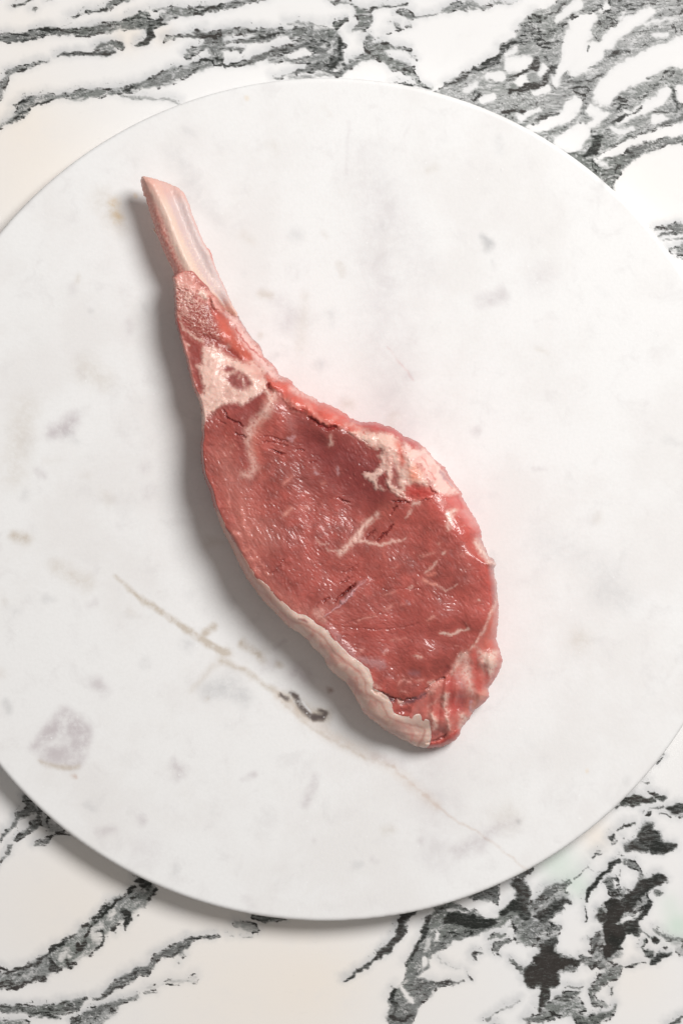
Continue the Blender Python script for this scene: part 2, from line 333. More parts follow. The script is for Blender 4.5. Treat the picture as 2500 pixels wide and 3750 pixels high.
veins(1900, 0, S3, [
 (-1.3,-1.5,[(700,170,60),(600,230,110),(560,350,110),(520,480,100),(450,600,60),(380,700,45),(350,790,30)]),
 (-1.3,-1.5,[(720,500,100),(620,600,90),(520,680,50)]),
 (-1.3,-1.5,[(1240,120,50),(1060,230,70),(900,330,60),(830,420,60),(880,440,40)]),
 (-1.4,-1.6,[(1620,440,110),(1480,500,110),(1300,570,120),(1150,650,130),(1000,720,120),(880,800,110),(800,920,90),(780,990,30)]),
 (-1.3,-1.5,[(1620,580,90),(1520,590,50)]),
 (-1.2,-1.4,[(540,980,60),(450,1100,60),(300,1170,60),(200,1230,40),(100,1210,25)]),
 (-1.4,-1.6,[(600,1260,80),(500,1350,110),(380,1370,60)]),
 (-1.3,-1.5,[(1640,1220,30),(1400,1260,30),(1200,1330,30),(1000,1400,30),(850,1480,20),(780,1500,10)]),
 (-1.2,-1.3,[(1400,880,50),(1350,950,50),(1200,1040,45),(1060,1100,40),(950,1180,20)]),
 (-1.2,-1.3,[(1550,880,60),(1568,950,30)]),(-1.2,-1.3,[(1300,1150,45),(1400,1130,25)]),
 (-.9,-1,[(560,40,50),(440,130,30),(360,190,25)]),(-1,-1,[(840,60,35),(780,100,20)]),(-.9,-1,[(0,620,40),(60,590,40)]),(-1,-1,[(30,770,55)]),(-1,-1,[(240,650,35),(220,700,20)]),
 (-.8,-.9,[(160,880,20),(260,850,25)]),(-1,-1,[(680,1050,55),(800,1100,30),(700,1190,40)]),(-.6,-.6,[(1320,330,30),(1420,330,20)]),(-.6,-.6,[(950,190,14),(1010,130,14)]),(-.6,-.6,[(1200,230,12),(1500,180,10)]),
 (-.7,-.7,[(880,1230,25),(1000,1260,25),(1080,1220,20)]),
 (.4,.9,[(120,140,10),(220,150,10),(330,120,12),(450,20,20)]),(.4,1.,[(210,215,22)]),
 (.4,.8,[(0,410,20),(100,370,30),(200,350,45),(300,300,30),(400,230,30),(480,180,20),(560,140,12),(680,115,20),(760,60,30)]),
 (.4,.8,[(230,420,40),(330,430,40),(420,400,25)]),(.4,.9,[(180,570,30),(160,650,35)]),(.4,.9,[(320,640,30),(290,700,30),(240,780,35),(140,820,35),(0,880,25)]),
 (.4,.8,[(310,820,10),(350,840,8)]),(.5,.8,[(920,30,40),(1000,40,35),(1160,50,25),(1350,0,20)]),(.5,.8,[(820,130,30),(960,100,40)]),(.5,.8,[(820,220,50),(900,240,30)]),
 (.5,.5,[(720,310,30),(740,370,20)]),(.9,.6,[(660,450,12),(640,490,6)]),(.9,.6,[(460,680,10),(420,730,12)]),(.5,.7,[(480,780,25),(600,790,18),(700,760,20),(820,680,6)]),
 (.8,.7,[(660,650,8),(760,640,8),(820,580,8),(940,500,20),(1040,490,15)]),(.4,.8,[(900,600,10)]),(.5,.7,[(1130,320,10),(1200,290,14),(1320,255,8)]),(.5,.7,[(1180,440,12),(1270,400,10)]),
 (.4,.5,[(1480,250,20),(1520,310,30)]),(.4,.6,[(1490,120,50),(1540,60,50)]),(.5,.7,[(560,860,25),(640,870,35),(690,930,35),(640,990,40),(590,1080,15),(600,1130,12)]),(.7,1,[(560,1182,8),(575,1190,8)]),
 (.7,.8,[(200,1140,12),(290,1110,22),(370,1080,10)]),(.5,.9,[(130,1185,8)]),(.4,1,[(0,1060,15),(60,1050,10)]),(.4,.6,[(420,940,20),(480,930,20)]),(.4,.6,[(180,1020,30),(150,1050,20)]),
 (.7,.4,[(240,1300,20),(330,1270,18),(440,1240,18),(500,1220,8)]),
 (.4,.7,[(860,1010,10),(960,970,25),(1060,930,14),(1180,940,20),(1290,850,40),(1360,780,25),(1400,710,30),(1500,660,14)]),(.4,.7,[(880,1080,15),(980,1040,25),(1060,1010,20)]),
 (.5,.9,[(860,1180,12),(940,1150,22),(1060,1100,14),(1180,1030,12)]),(.7,.7,[(1300,1080,12),(1480,1070,14),(1500,1000,20),(1475,860,14),(1400,800,12),(1490,790,8),(1550,800,10)]),
 (.5,.8,[(1540,1010,40)]),(.6,.8,[(700,1290,8),(705,1240,6)]),(.7,.95,[(770,1300,30),(740,1370,40),(720,1440,45),(640,1470,28),(570,1490,14)]),
 (.6,.6,[(820,1400,14),(880,1390,14),(1000,1340,12),(1080,1280,16),(1180,1270,18),(1290,1215,18),(1380,1190,20),(1500,1150,25),(1568,1130,25)]),(.4,.6,[(1170,1160,12),(1120,1200,15)]),
])
veins(1900, 500, S3, [
 (.4,.8,[(1200,70,22),(1100,130,40),(1000,180,25),(940,190,18)]),(.3,.7,[(700,250,10),(780,330,30),(880,350,30)]),(.3,.5,[(980,270,30),(900,420,25)]),
 (-.6,-.7,[(830,285,20),(720,225,15)]),
 (.7,.6,[(1290,890,10),(1400,880,14),(1500,870,30),(1600,880,35)]),(.6,.6,[(1340,950,12),(1420,930,18),(1600,910,20)]),(.5,.6,[(1370,995,8),(1480,970,8),(1540,965,10),(1600,980,14)]),
 (.8,.4,[(1420,1070,12),(1460,1090,20),(1530,1080,50),(1620,1070,60),(1600,1150,20)]),(-.9,-.8,[(1490,1075,16),(1480,1110,10)]),(.4,1,[(1490,1155,6),(1600,1165,6)]),
])
veins(0, 2750, S4, [
 (.75,.7,[(230,390,30),(260,480,35),(180,520,35),(130,590,20),(70,650,15),(30,690,18),(10,740,10)]),
 (.75,.8,[(330,480,35),(320,560,35),(250,640,28),(180,700,22),(130,740,18)]),(.5,.9,[(400,560,15),(395,620,8)]),
 (.6,1.,[(580,690,6),(480,690,9),(420,700,12)]),(.6,.6,[(400,720,20),(380,740,22),(330,760,18),(290,780,8)]),(.45,.1,[(480,640,40),(420,630,40),(350,540,50)]),
 (.65,.5,[(90,780,16),(80,820,12),(60,860,6),(30,890,14),(-20,950,12)]),
])
veins(0, 3150, S5, [
 (.72,.35,[(1040,130,60),(1060,210,50),(1000,260,70),(930,320,70),(860,350,80),(800,400,70),(720,470,70),(640,540,70),(600,610,70),(520,640,80),(430,700,80),(330,760,70),(230,820,60),(120,850,55),(0,860,60),(-40,860,60)]),
 (-.8,-.7,[(820,365,26),(790,410,20)]),(-.8,-.7,[(700,550,38),(660,500,26),(730,470,26)]),(-.8,-.8,[(440,720,26),(470,640,26)]),(-.5,-.5,[(970,320,16)]),(-.6,-.6,[(180,835,12),(260,825,10)]),(-.4,-.4,[(1010,215,20)]),(-.8,-.8,[(500,690,16)]),
 (.4,.9,[(1000,150,30),(1060,180,30)]),(.6,1.2,[(880,270,5),(820,300,10),(770,370,12),(700,420,8),(640,480,12),(610,560,14)]),(.5,1.1,[(1100,230,10),(1070,290,8)]),
 (.4,.9,[(940,270,10),(1000,265,6)]),(.5,1.,[(900,370,26),(920,430,24),(905,490,14)]),(.5,.9,[(830,520,8)]),(.4,.9,[(550,540,10),(480,580,8),(400,630,10),(330,680,12),(260,750,12),(160,780,16),(110,790,15)]),
 (.5,1.1,[(0,770,10),(60,800,8)]),(.5,1.1,[(560,610,18),(570,640,22),(620,590,18)]),(.6,.9,[(690,640,16),(740,590,10),(740,520,10),(700,515,8)]),
 (.5,.9,[(350,720,22),(380,780,30),(430,800,15)]),(.5,.9,[(480,720,12),(500,770,12),(550,740,8)]),(.5,.9,[(320,850,22),(220,870,12),(130,890,12),(60,880,14),(0,900,22)]),(.3,.8,[(150,830,10),(20,820,12)]),
 (.75,.8,[(-20,1060,18),(60,1070,25),(160,1075,22),(260,1080,35),(360,1075,40),(460,1060,40),(560,1030,35),(620,1000,18)]),(.5,.8,[(280,1140,8),(340,1120,20),(440,1130,10)]),
 (.7,.8,[(680,1000,10),(720,990,14),(790,930,22),(850,890,25),(920,850,35),(980,800,35),(1060,790,28),(1100,730,25),(1150,680,22),(1220,660,40),(1300,620,30),(1340,590,25),(1380,570,12),(1460,555,8),(1550,545,10)]),
 (.5,.6,[(1300,670,20),(1330,700,8)]),(.4,.8,[(1285,745,8)]),(.5,.9,[(700,1000,6),(730,985,8),(820,930,8),(900,900,8)]),
 (.6,.3,[(-20,1200,40),(100,1170,22),(200,1170,15)]),(.7,.7,[(540,1150,25),(620,1120,30),(700,1090,30),(800,1050,28),(870,1020,22),(940,1000,16),(990,980,8)]),(.4,.7,[(1030,955,5),(1120,940,6)]),
 (.55,.2,[(560,1190,40),(700,1140,45),(800,1090,20)]),(.28,0,[(1050,920,14),(1200,880,14),(1330,870,20),(1400,850,28)]),
], 1.1)
veins(700, 3150, S5, [
 (.7,.8,[(450,410,15),(520,420,40),(600,430,20),(680,430,8)]),(.42,.1,[(330,460,25),(420,480,35),(480,510,15)]),(.5,.8,[(20,570,8),(80,560,8),(170,545,10)]),(.4,.8,[(260,548,4),(300,550,4)]),(.4,.6,[(370,555,6),(430,540,8)]),
 (.8,.9,[(1568,360,50),(1520,420,25),(1510,480,30),(1480,550,28),(1420,620,25),(1360,680,18),(1320,720,16),(1260,770,14),(1190,800,14),(1140,840,12),(1100,865,6)]),
])
veins(1300, 3150, S3, [
 (.8,.8,[(500,420,60),(490,500,60)],),(.3,.8,[(490,500,60),(470,600,40),(420,700,30),(360,790,25)]),
 (-1.2,-1.3,[(660,950,30),(650,1000,26)]),(-1.2,-1.3,[(450,1220,16),(490,1290,28),(540,1350,22)]),(-.9,-1,[(790,710,16),(780,760,12)]),(-1,-1,[(890,470,8),(1090,505,8)]),(-.5,-.5,[(700,770,30),(690,840,30)]),
 (.4,.9,[(700,550,25),(670,640,25),(650,720,20),(600,830,20),(540,920,14),(500,990,12)]),(.4,1.1,[(900,550,60),(1080,580,75),(1220,610,60),(1300,600,40)]),(.4,.8,[(850,740,30),(950,720,25),(1100,690,25)]),
 (.5,1,[(1400,510,35),(1500,450,50),(1568,430,50)]),(.4,.9,[(380,1230,25),(340,1330,30),(400,1400,20),(350,1500,25),(440,1540,30),(540,1480,14)]),(.4,.8,[(600,1210,30),(700,1170,14),(820,1180,22),(950,1165,14),(1040,1150,10)]),
 (.8,.9,[(1540,230,60),(1600,260,70)]),(.6,.8,[(1130,950,12),(1130,920,14),(1160,890,14),(1210,890,14)]),(.5,.9,[(1080,1060,8),(1110,1110,8),(1105,1140,12)]),
 (.4,0,[(790,920,8),(830,970,10),(880,1010,6),(1000,1045,6)]),(.7,.8,[(1300,870,14),(1340,820,35),(1400,790,30),(1480,770,20)]),(.7,.5,[(1280,740,14),(1350,730,25),(1430,710,20)]),
 (.6,.7,[(1340,880,12),(1390,930,6)]),(.7,.8,[(1490,960,15),(1530,1010,22),(1600,1050,20)]),(.5,.5,[(1470,650,15),(1550,640,12)]),(.5,.4,[(1540,740,20)]),
 (.5,.5,[(1568,1350,12),(1480,1390,12),(1400,1440,10),(1320,1500,12),(1260,1540,20)]),(.6,.6,[(1350,1600,45)]),
])
veins(1900, 3150, S3, [
 (.7,.8,[(0,150,20),(60,130,20),(120,100,15)]),(.85,.9,[(20,250,50),(40,350,50),(20,450,60),(60,520,50)]),(.75,.6,[(0,560,60),(60,640,70),(150,640,80),(40,720,50),(120,750,50)]),
 (.8,.8,[(100,480,25),(160,420,35),(220,350,35),(300,290,40),(380,250,35),(440,250,20),(490,220,12)]),(.4,.7,[(540,180,8),(600,110,8),(670,60,8)]),
 (.8,.85,[(220,540,50),(300,480,45),(370,440,50),(420,380,25),(490,400,10)]),(.6,.8,[(360,360,12)]),(.6,.7,[(250,600,35),(280,680,30),(370,660,25)]),(.7,.9,[(330,780,30),(250,820,45)]),
 (.9,1.2,[(270,900,60),(220,970,70),(320,980,80),(420,980,45),(520,990,25),(580,975,10)]),(.9,1.1,[(100,1060,40),(220,1080,80),(300,1130,70),(120,1140,60),(320,1180,35)]),(.8,.8,[(450,1050,30),(520,1040,25)]),(.8,.8,[(120,1200,20)]),
 (.8,.9,[(250,1220,40),(240,1300,40),(210,1380,20),(190,1430,14)]),(.6,.6,[(430,1225,8),(600,1225,8)]),(.75,.8,[(350,1320,14),(430,1320,35),(520,1300,25),(575,1270,10)]),
 (.7,.5,[(250,1380,30),(330,1420,50),(440,1430,55),(550,1400,45),(620,1420,20)]),(.65,.7,[(60,1540,14),(130,1500,25),(220,1500,40),(330,1500,25)]),(.7,.8,[(530,1500,35),(600,1540,30),(640,1600,40),(700,1510,30),(740,1530,40),(830,1470,22),(900,1440,18),(920,1380,14)]),
 (.65,.7,[(720,1330,25),(700,1240,30),(740,1200,30),(830,1130,40),(900,1080,50),(960,1030,25)]),(.7,.5,[(850,1060,30)]),(.6,.9,[(1020,1030,10),(1100,1000,10),(1200,985,8)]),(.75,.9,[(1290,960,35),(1350,930,30),(1430,900,18)]),
 (.7,.8,[(1240,900,30),(1180,840,8),(1200,780,10)]),(.8,1,[(1290,760,25),(1330,780,20)]),(.6,.7,[(1250,740,15),(1180,690,8)]),(.5,.6,[(880,1290,15),(900,1210,10)]),(.5,.6,[(730,1380,15),(800,1380,20)]),
 (.65,.7,[(600,940,25),(650,970,35),(700,1010,25),(750,990,25),(820,1000,10)]),
 (.9,1.4,[(890,420,50),(930,500,60),(880,570,50),(870,650,50),(920,700,70),(890,790,60),(860,860,45),(830,900,25)]),(.8,.9,[(780,560,40),(790,500,30)]),
 (.8,1.0,[(1000,440,60),(1060,390,60),(1140,300,45),(1220,240,50),(1290,190,45),(1350,170,35),(1400,195,10)]),(.85,1.,[(1000,640,45),(1080,640,50),(1130,600,25),(1120,690,30)]),
 (.8,1,[(1230,400,25),(1200,500,28),(1150,560,20)]),(.6,.7,[(1330,320,30)]),(.7,.8,[(700,780,30),(760,730,35),(740,830,30),(690,880,14)]),(.6,.2,[(1100,420,60)]),(.7,.4,[(980,340,60)]),
 (.65,.7,[(870,250,25),(850,200,20),(920,180,14),(940,220,12)]),(.7,.7,[(900,300,35)]),(.7,1,[(940,840,25)]),(.55,.1,[(800,930,90),(930,900,30)]),(-.8,-.8,[(900,220,16)]),(-.9,-.9,[(1000,590,30),(1050,550,20)]),(-.9,-.9,[(1120,510,18)]),
 (.75,1,[(930,15,20),(880,60,20),(840,110,15),(780,160,25),(740,210,22),(690,270,25),(660,330,20),(640,380,20)]),(.6,1,[(625,440,6),(635,520,10),(650,580,10)]),
 (.65,.6,[(1100,40,25),(1140,100,18),(1170,170,30)]),(.6,.7,[(1010,15,20)]),(.4,.8,[(990,90,5),(965,150,5)]),
 (.6,.6,[(1290,660,8),(1370,710,14),(1450,760,20),(1600,780,20)]),(.5,.8,[(1400,830,12)]),(.4,.1,[(1480,800,35),(1568,880,40)]),(.7,.8,[(1600,1500,12),(1500,1540,15),(1440,1580,12)]),
], 1.28)
veins(1900, 2600, S3, [
 (.7,1.2,[(1330,510,6),(1345,480,12),(1362,455,8)]),(.4,.6,[(1180,685,6),(1240,700,10)]),(.8,.9,[(1000,870,35),(1100,850,40),(1200,860,30),(1290,860,15)]),(.6,.8,[(930,930,10),(960,920,15),(1080,905,15),(1160,905,12)]),
 (.7,.9,[(1230,785,8),(1310,820,22),(1380,840,20)]),(.5,.7,[(1220,950,6),(1300,945,10),(1370,935,15)]),(.8,.9,[(1440,950,30),(1490,960,40),(1620,940,50)]),(.6,1,[(1370,1000,6),(1460,1020,8)]),(.6,1,[(1520,1022,10),(1620,1025,10)]),
 (.7,1,[(1200,1005,8),(1230,1000,15),(1255,995,14)]),(.7,.9,[(940,1150,10),(1000,1105,12),(1060,1110,18),(1100,1090,10)]),(.7,.9,[(880,1240,22),(905,1200,15)]),(.6,.8,[(990,1220,12)]),(.5,.7,[(930,1275,12),(860,1280,8)]),
 (.85,.85,[(1240,1110,45),(1200,1190,60),(1280,1200,60),(1180,1300,60),(1060,1310,40)]),(.9,1.,[(1300,1300,75),(1400,1320,55),(1480,1310,25)]),
 (.5,.7,[(780,1340,10),(730,1400,12),(790,1385,8)]),(.6,.9,[(930,1450,15),(880,1490,28),(840,1550,20)]),(.5,.7,[(960,1380,12)]),(.6,.6,[(1000,1440,25),(1100,1490,30),(1140,1540,20)]),(.35,.3,[(660,1490,8),(690,1530,10)]),
], 1.15)

def build_counter():
    m = 2.0
    inner_x = np.arange(-40, 2541, 4.6); inner_y = np.arange(-40, 3791, 4.6)
    ext = np.array([40, 120, 260, 460, 800, 1500, 3000, 6000.])
    gx = np.concatenate([(-40 - ext)[::-1], inner_x, inner_x[-1] + ext]); gy = np.concatenate([(-40 - ext)[::-1], inner_y, inner_y[-1] + ext])
    GX, GY = np.meshgrid(gx, gy); X = GX.ravel(); Y = GY.ravel()
    # natural wobble of the traced lines
    wx = X + 13 * fbm(X / 50, Y / 50, 3, 4) + 4 * perlin(X / 17, Y / 17, 9) + 1.5 * perlin(X / 8, Y / 8, 10)
    wy = Y + 10 * fbm(X / 50, Y / 50, 5, 4) + 3.5 * perlin(X / 15, Y / 15, 11) + 1.5 * perlin(X / 8, Y / 8, 12)
    g = np.zeros(len(X)); k = np.zeros(len(X))
    for pg, pk, pts in POLYS:
        i, d = sdf_loc(wx, wy, pts, 30); a = sstep(-9, 9, d)
        g[i] = np.maximum(g[i], pg * a); rim = 4 * a * (1 - a) * sstep(-.1, .3, fbm(X[i] / 50, Y[i] / 50, 92, 2)); k[i] = np.maximum(k[i], np.maximum(pk * a, rim * .9))
    for vg, vk, pts in V:
        if vg < 0:
            i, a = stroke(wx, wy, pts, 9.0)
            f = 1 - a * min(1, -vg); g[i] *= f; k[i] *= f
    for vg, vk, pts in V:
        if vg > 0:
            mw = float(np.mean([p[2] for p in pts]))
            i, a = stroke(wx, wy, pts, 3.0 + 0.35 * mw)
            big = mw > 7.0
            cap = (0.62 if mw > 9 else 0.72) if vk < .85 else 1.0
            g[i] = np.maximum(g[i], a * min(cap, max(vg, 0.5 if vk > .5 else vg)))
            if big and vk < .85:
                rim = 4 * a * (1 - a) * sstep(-.15, .25, fbm(X[i] / 50, Y[i] / 50, 91, 2)); k[i] = np.maximum(k[i], np.maximum(vk * 0.75 * a, rim * 1.05))
            else: k[i] = np.maximum(k[i], vk * a)
    for vg, vk, pts in V:      # pale islands that lie inside the other crops' veins
        if vg < 0 and vg > -1.0:
            i, a = stroke(wx, wy, pts, 6.0)
            f = 1 - 0.75 * a * min(1, -vg); g[i] *= f; k[i] *= f
    hl = np.zeros(len(X))
    for vg, vk, pts in V:
        if vg > 0:
            mw = float(np.mean([p[2] for p in pts])); i, a = stroke(wx + 6, wy + 9, [(q[0], q[1], q[2] * .8 + 11) for q in pts], 26.0)
            hl[i] = np.maximum(hl[i], a * min(1, vg + .25))
    for pg, pk, pts in POLYS:
        i, d = sdf_loc(wx, wy, pts, 30); hl[i] = np.maximum(hl[i], 0.55 * sstep(-20, 20, d))
    for vg, vk, pts in V:
        if vg < 0:
            i, a = stroke(wx, wy, pts, 22.0); hl[i] *= 1 - 0.85 * a * min(1, -vg)
    # thin feathered streaks that run with the flow beside and across the bands
    flow = np.where(Y < 1800, -22.0, -34.0); cs_, sn_ = np.cos(np.radians(flow)), np.sin(np.radians(flow))
    fx = X + 26 * perlin(X / 120, Y / 120, 93); fy = Y + 26 * perlin(X / 120, Y / 120, 94)
    uu = (fx * cs_ + fy * sn_) / 95; vv = (-fx * sn_ + fy * cs_) / 21
    f1 = sstep(.10, .0, np.abs(perlin(uu, vv, 95) + .25 * perlin(X / 11, Y / 11, 97))); f2 = sstep(.06, .0, np.abs(perlin(uu * 1.7 + 5, vv * 1.9, 96) + .2 * perlin(X / 9, Y / 9, 98)))
    near = sstep(.22, .6, hl)
    g = np.maximum(g, near * .42 * f1 * sstep(-.2, .3, perlin(X / 80, Y / 80, 99))); k = np.maximum(k, near * (.75 * f2 * sstep(-.1, .3, perlin(X / 70, Y / 70, 100)) + .35 * f1))
    # pale threads inside broad grey areas
    f3 = sstep(.09, .0, np.abs(perlin(uu * 1.3 + 31, vv * 1.5, 101))); g = g * (1 - .6 * f3 * sstep(.3, .6, g) * (k < .8)); f4 = sstep(.16, .04, np.abs(perlin(uu * .8 + 61, vv * 1.1, 103))); g = g * (1 - .5 * f4 * sstep(.3, .6, g) * (k < .5))
    # the pattern goes on beyond the picture
    outd = np.maximum(np.maximum(-X, X - 2500), np.maximum(-Y, Y - 3750))
    far = sstep(20, 200, outd)
    rx = X * 0.9 - Y * 0.4; ry = X * 0.4 + Y * 0.9
    fv = 1 - np.abs(fbm(rx / 900, ry / 420, 21, 4)) * 3.2
    g = g * (1 - far) + far * np.clip(fv, 0, 0.8); k = k * (1 - far) + far * np.clip(fv - .2, 0, 0.8)
    warm = np.zeros(len(X)); green = np.zeros(len(X))
    for cx, cy, r, a in ((120, 640, 330, .9), (60, 420, 120, .5), (470, 130, 60, 1.2), (600, 130, 40, 1.0), (250, 3330, 300, .8), (900, 3620, 420, .9), (1200, 3600, 200, .6), (2300, 3560, 160, .6), (2180, 3060, 60, 1.2), (1600, 3560, 200, .35), (450, 10, 150, .4), (80, 90, 160, .5), (2350, 700, 160, .35)):
        warm += a * np.exp(-((X - cx) ** 2 + (Y - cy) ** 2) / r ** 2)
    for cx, cy, r, a in ((2070, 3190, 70, .6), (2120, 3250, 40, .7), (2480, 3390, 50, 1.2), (2450, 3310, 40, .5), (2010, 3160, 50, .5), (2060, 3120, 40, .3)):
        green += a * np.exp(-((X - cx) ** 2 + (Y - cy) ** 2) / r ** 2)
    col = np.stack([g, np.clip(k, 0, 1.15), np.clip(warm, 0, 1.2), np.clip(green, 0, 1.2) * (1 - np.clip(g * 1.5, 0, 1))], -1)
    co = np.stack([(X - 1250) * K, (1875 - Y) * K, np.zeros(len(X))], -1)
    W = len(gx); j, i = np.meshgrid(np.arange(len(gy) - 1), np.arange(W - 1), indexing='ij'); j = j.ravel(); i = i.ravel()
    q = np.stack([j * W + i, (j + 1) * W + i, (j + 1) * W + i + 1, j * W + i + 1], -1)
    o = make_mesh('countertop', co, q, counter_material(), {'vein': col, 'halo': np.stack([hl, hl, hl], -1)})
    o['kind'] = 'structure'
    o['label'] = 'white marble countertop with bold black and grey green veins'
    return o
build_counter()

# ------------------------------------------------------------------ round marble board
F = 1.5944
STAINS = []   # colour, strength, points (x, y, half width), softness, in full view units
PUR = (0.58, 0.535, 0.55); TAN = (0.62, 0.56, 0.49); GRY = (0.61, 0.61, 0.615); ORG = (0.80, 0.62, 0.40); DRK = (0.13, 0.105, 0.10); PNK = (0.78, 0.60, 0.58)
def st(c, a, pts, soft): STAINS.append((c, a, [(p[0] * F, p[1] * F, p[2] * F) for p in pts], soft * F))
st(ORG, .5, [(262, 468, 10), (272, 500, 8)], 16); st(ORG, .55, [(312, 450, 3)], 7); st(TAN, .25, [(235, 460, 22), (280, 520, 18)], 28)
st(GRY, .75, [(1108, 545, 7), (1122, 560, 11), (1118, 572, 6)], 11); st(PUR, .28, [(1105, 692, 14), (1150, 680, 14)], 18); st(PUR, .15, [(1240, 640, 30)], 40)
st(PUR, .45, [(120, 995, 12), (165, 965, 16), (150, 985, 22)], 18); st(TAN, .55, [(35, 1232, 10), (65, 1238, 9)], 14); st(PUR, .3, [(345, 1130, 14)], 16); st(PUR, .25, [(335, 1075, 10)], 16)
st(TAN, .2, [(200, 850, 30), (240, 870, 20)], 30); st(TAN, .3, [(200, 1340, 14), (130, 1300, 14)], 20); st(TAN, .2, [(60, 940, 30), (30, 1090, 26)], 30)
st(TAN, .62, [(265, 1325, 3), (330, 1380, 6), (400, 1425, 6), (470, 1475, 9), (520, 1500, 8)], 6); st(TAN, .28, [(520, 1500, 12), (480, 1540, 4), (440, 1585, 3)], 12)
st(TAN, .55, [(490, 1440, 9), (470, 1455, 7)], 7); st(TAN, .6, [(560, 1480, 10), (590, 1500, 9), (605, 1520, 6)], 9); st(TAN, .5, [(640, 1527, 7)], 8); st(TAN, .5, [(510, 1520, 6), (560, 1540, 7), (620, 1580, 5), (640, 1600, 4)], 8)
pass
st((0.85, 0.85, 0.87), .9, [(692, 1608, 1), (705, 1625, 2.6), (712, 1632, 2.4)], 2); st(TAN, .5, [(660, 1600, 12), (700, 1630, 16), (750, 1645, 12)], 14)
st((0.42, 0.33, 0.30), .6, [(757, 1586, 6)], 7); st(TAN, .35, [(640, 1605, 2), (700, 1660, 3), (760, 1700, 3), (850, 1745, 4), (900, 1760, 4)], 5)
st((0.74, 0.65, 0.58), .3, [(640, 1600, 10), (760, 1690, 14), (900, 1762, 12), (1000, 1850, 8)], 16); st((0.70, 0.60, 0.53), .42, [(900, 1760, 2), (980, 1830, 2), (1040, 1880, 2), (1120, 1925, 2), (1210, 2000, 1.5)], 4); st(PUR, .22, [(860, 1740, 14), (920, 1755, 10)], 16)
st(PUR, .36, [(80, 1715, 12), (100, 1690, 12), (150, 1650, 26), (195, 1690, 18), (170, 1740, 26), (110, 1735, 20)], 13); st(PUR, .22, [(130, 1700, 40), (180, 1680, 30)], 22); st(TAN, .5, [(90, 1745, 3), (120, 1760, 4), (160, 1765, 5), (180, 1760, 5)], 6); st((.6,.45,.38), .5, [(170, 1783, 3)], 7)
st(GRY, .38, [(480, 1590, 18), (530, 1570, 24), (560, 1600, 18)], 22); st(PUR, .4, [(400, 1755, 10), (415, 1770, 14), (405, 1790, 6)], 14); st(PUR, .32, [(725, 1785, 7), (715, 1815, 9), (700, 1850, 6)], 13)
st(PUR, .32, [(225, 1570, 16), (240, 1590, 12)], 14); st(PUR, .35, [(560, 1790, 3), (585, 1778, 5)], 9); st(PUR, .3, [(230, 1910, 9), (260, 1905, 8)], 12); st(PUR, .3, [(325, 1885, 10)], 12)
st(PUR, .30, [(1050, 1955, 14), (1095, 1940, 18), (1140, 1900, 10), (1185, 1888, 5)], 18); st(GRY, .5, [(1190, 1888, 4)], 5); st(GRY, .22, [(1380, 1360, 30), (1430, 1375, 30)], 32); st(GRY, .18, [(1410, 1320, 20), (1250, 1240, 30)], 40)
st(PUR, .25, [(1090, 990, 12)], 10); st(PUR, .25, [(640, 690, 14), (670, 720, 16), (655, 740, 20)], 24); st(TAN, .14, [(700, 680, 8), (690, 800, 12)], 14); st(TAN, .3, [(598, 772, 6)], 8); st(GRY, .2, [(760, 720, 12), (765, 735, 10)], 14)
st(GRY, .22, [(680, 540, 16)], 18); st(GRY, .2, [(880, 520, 12)], 16); st(GRY, .22, [(500, 500, 8), (460, 460, 20), (400, 350, 12)], 30); st(ORG, .35, [(567, 225, 3)], 7); st(PNK, .4, [(890, 800, 1.2), (925, 840, 1.6), (950, 875, 1.6)], 3)
st(GRY, .9, [(1150, 391, 1.2)], 2); st(PUR, .3, [(965, 1930, 4)], 10); st(PUR, .3, [(720, 1930, 4)], 10); st(PUR, .15, [(950, 620, 40), (850, 400, 50), (1000, 1950, 40)], 60); st(PUR, .16, [(800, 280, 2), (795, 400, 2)], 6)
st(GRY, .35, [(430, 1480, 14)], 18); st(PUR, .35, [(680, 1545, 18), (700, 1560, 14)], 18); st(TAN, .25, [(1330, 1470, 20)], 30); st(TAN, .35, [(475, 1605, 4)], 8); st(ORG, .3, [(1345, 1770, 3)], 6); st(PUR, .16, [(340, 1950, 30)], 40)
st(TAN, .16, [(1160, 1870, 30)], 40); st(GRY, .2, [(210, 715, 6)], 8); st(PUR, .3, [(1025, 1230, 6)], 10)

st(DRK, .9, [(643, 1598, 4), (662, 1606, 3)], 4); st(DRK, .9, [(668, 1590, 4), (678, 1598, 6), (686, 1614, 5.5), (702, 1636, 6), (722, 1648, 7)], 5); st(DRK, .95, [(720, 1645, 7), (738, 1650, 6.5), (748, 1638, 4), (735, 1632, 3.5)], 5)
st((0.85, 0.85, 0.87), .9, [(692, 1608, 1), (705, 1625, 2.6), (712, 1632, 2.4)], 2)
import random
_r = random.Random(7)
for _ in range(130):          # small natural clouds in the stone, thicker towards its left half
    _x = _r.uniform(-150, 1650); _y = _r.uniform(230, 2080)
    if _r.random() < (_x - 500) / 1500: continue
    _a = _r.uniform(0, math.pi); _l = _r.uniform(4, 30); _w = _r.uniform(3, 11)
    st(_r.choice((PUR, TAN, GRY, GRY, TAN)), _r.uniform(.10, .30), [(_x, _y, _w), (_x + _l * math.cos(_a), _y + _l * math.sin(_a), _w * _r.uniform(.4, 1.2))], _r.uniform(6, 18))
BC = (1196.0, 1829.0); BR = 1543.0
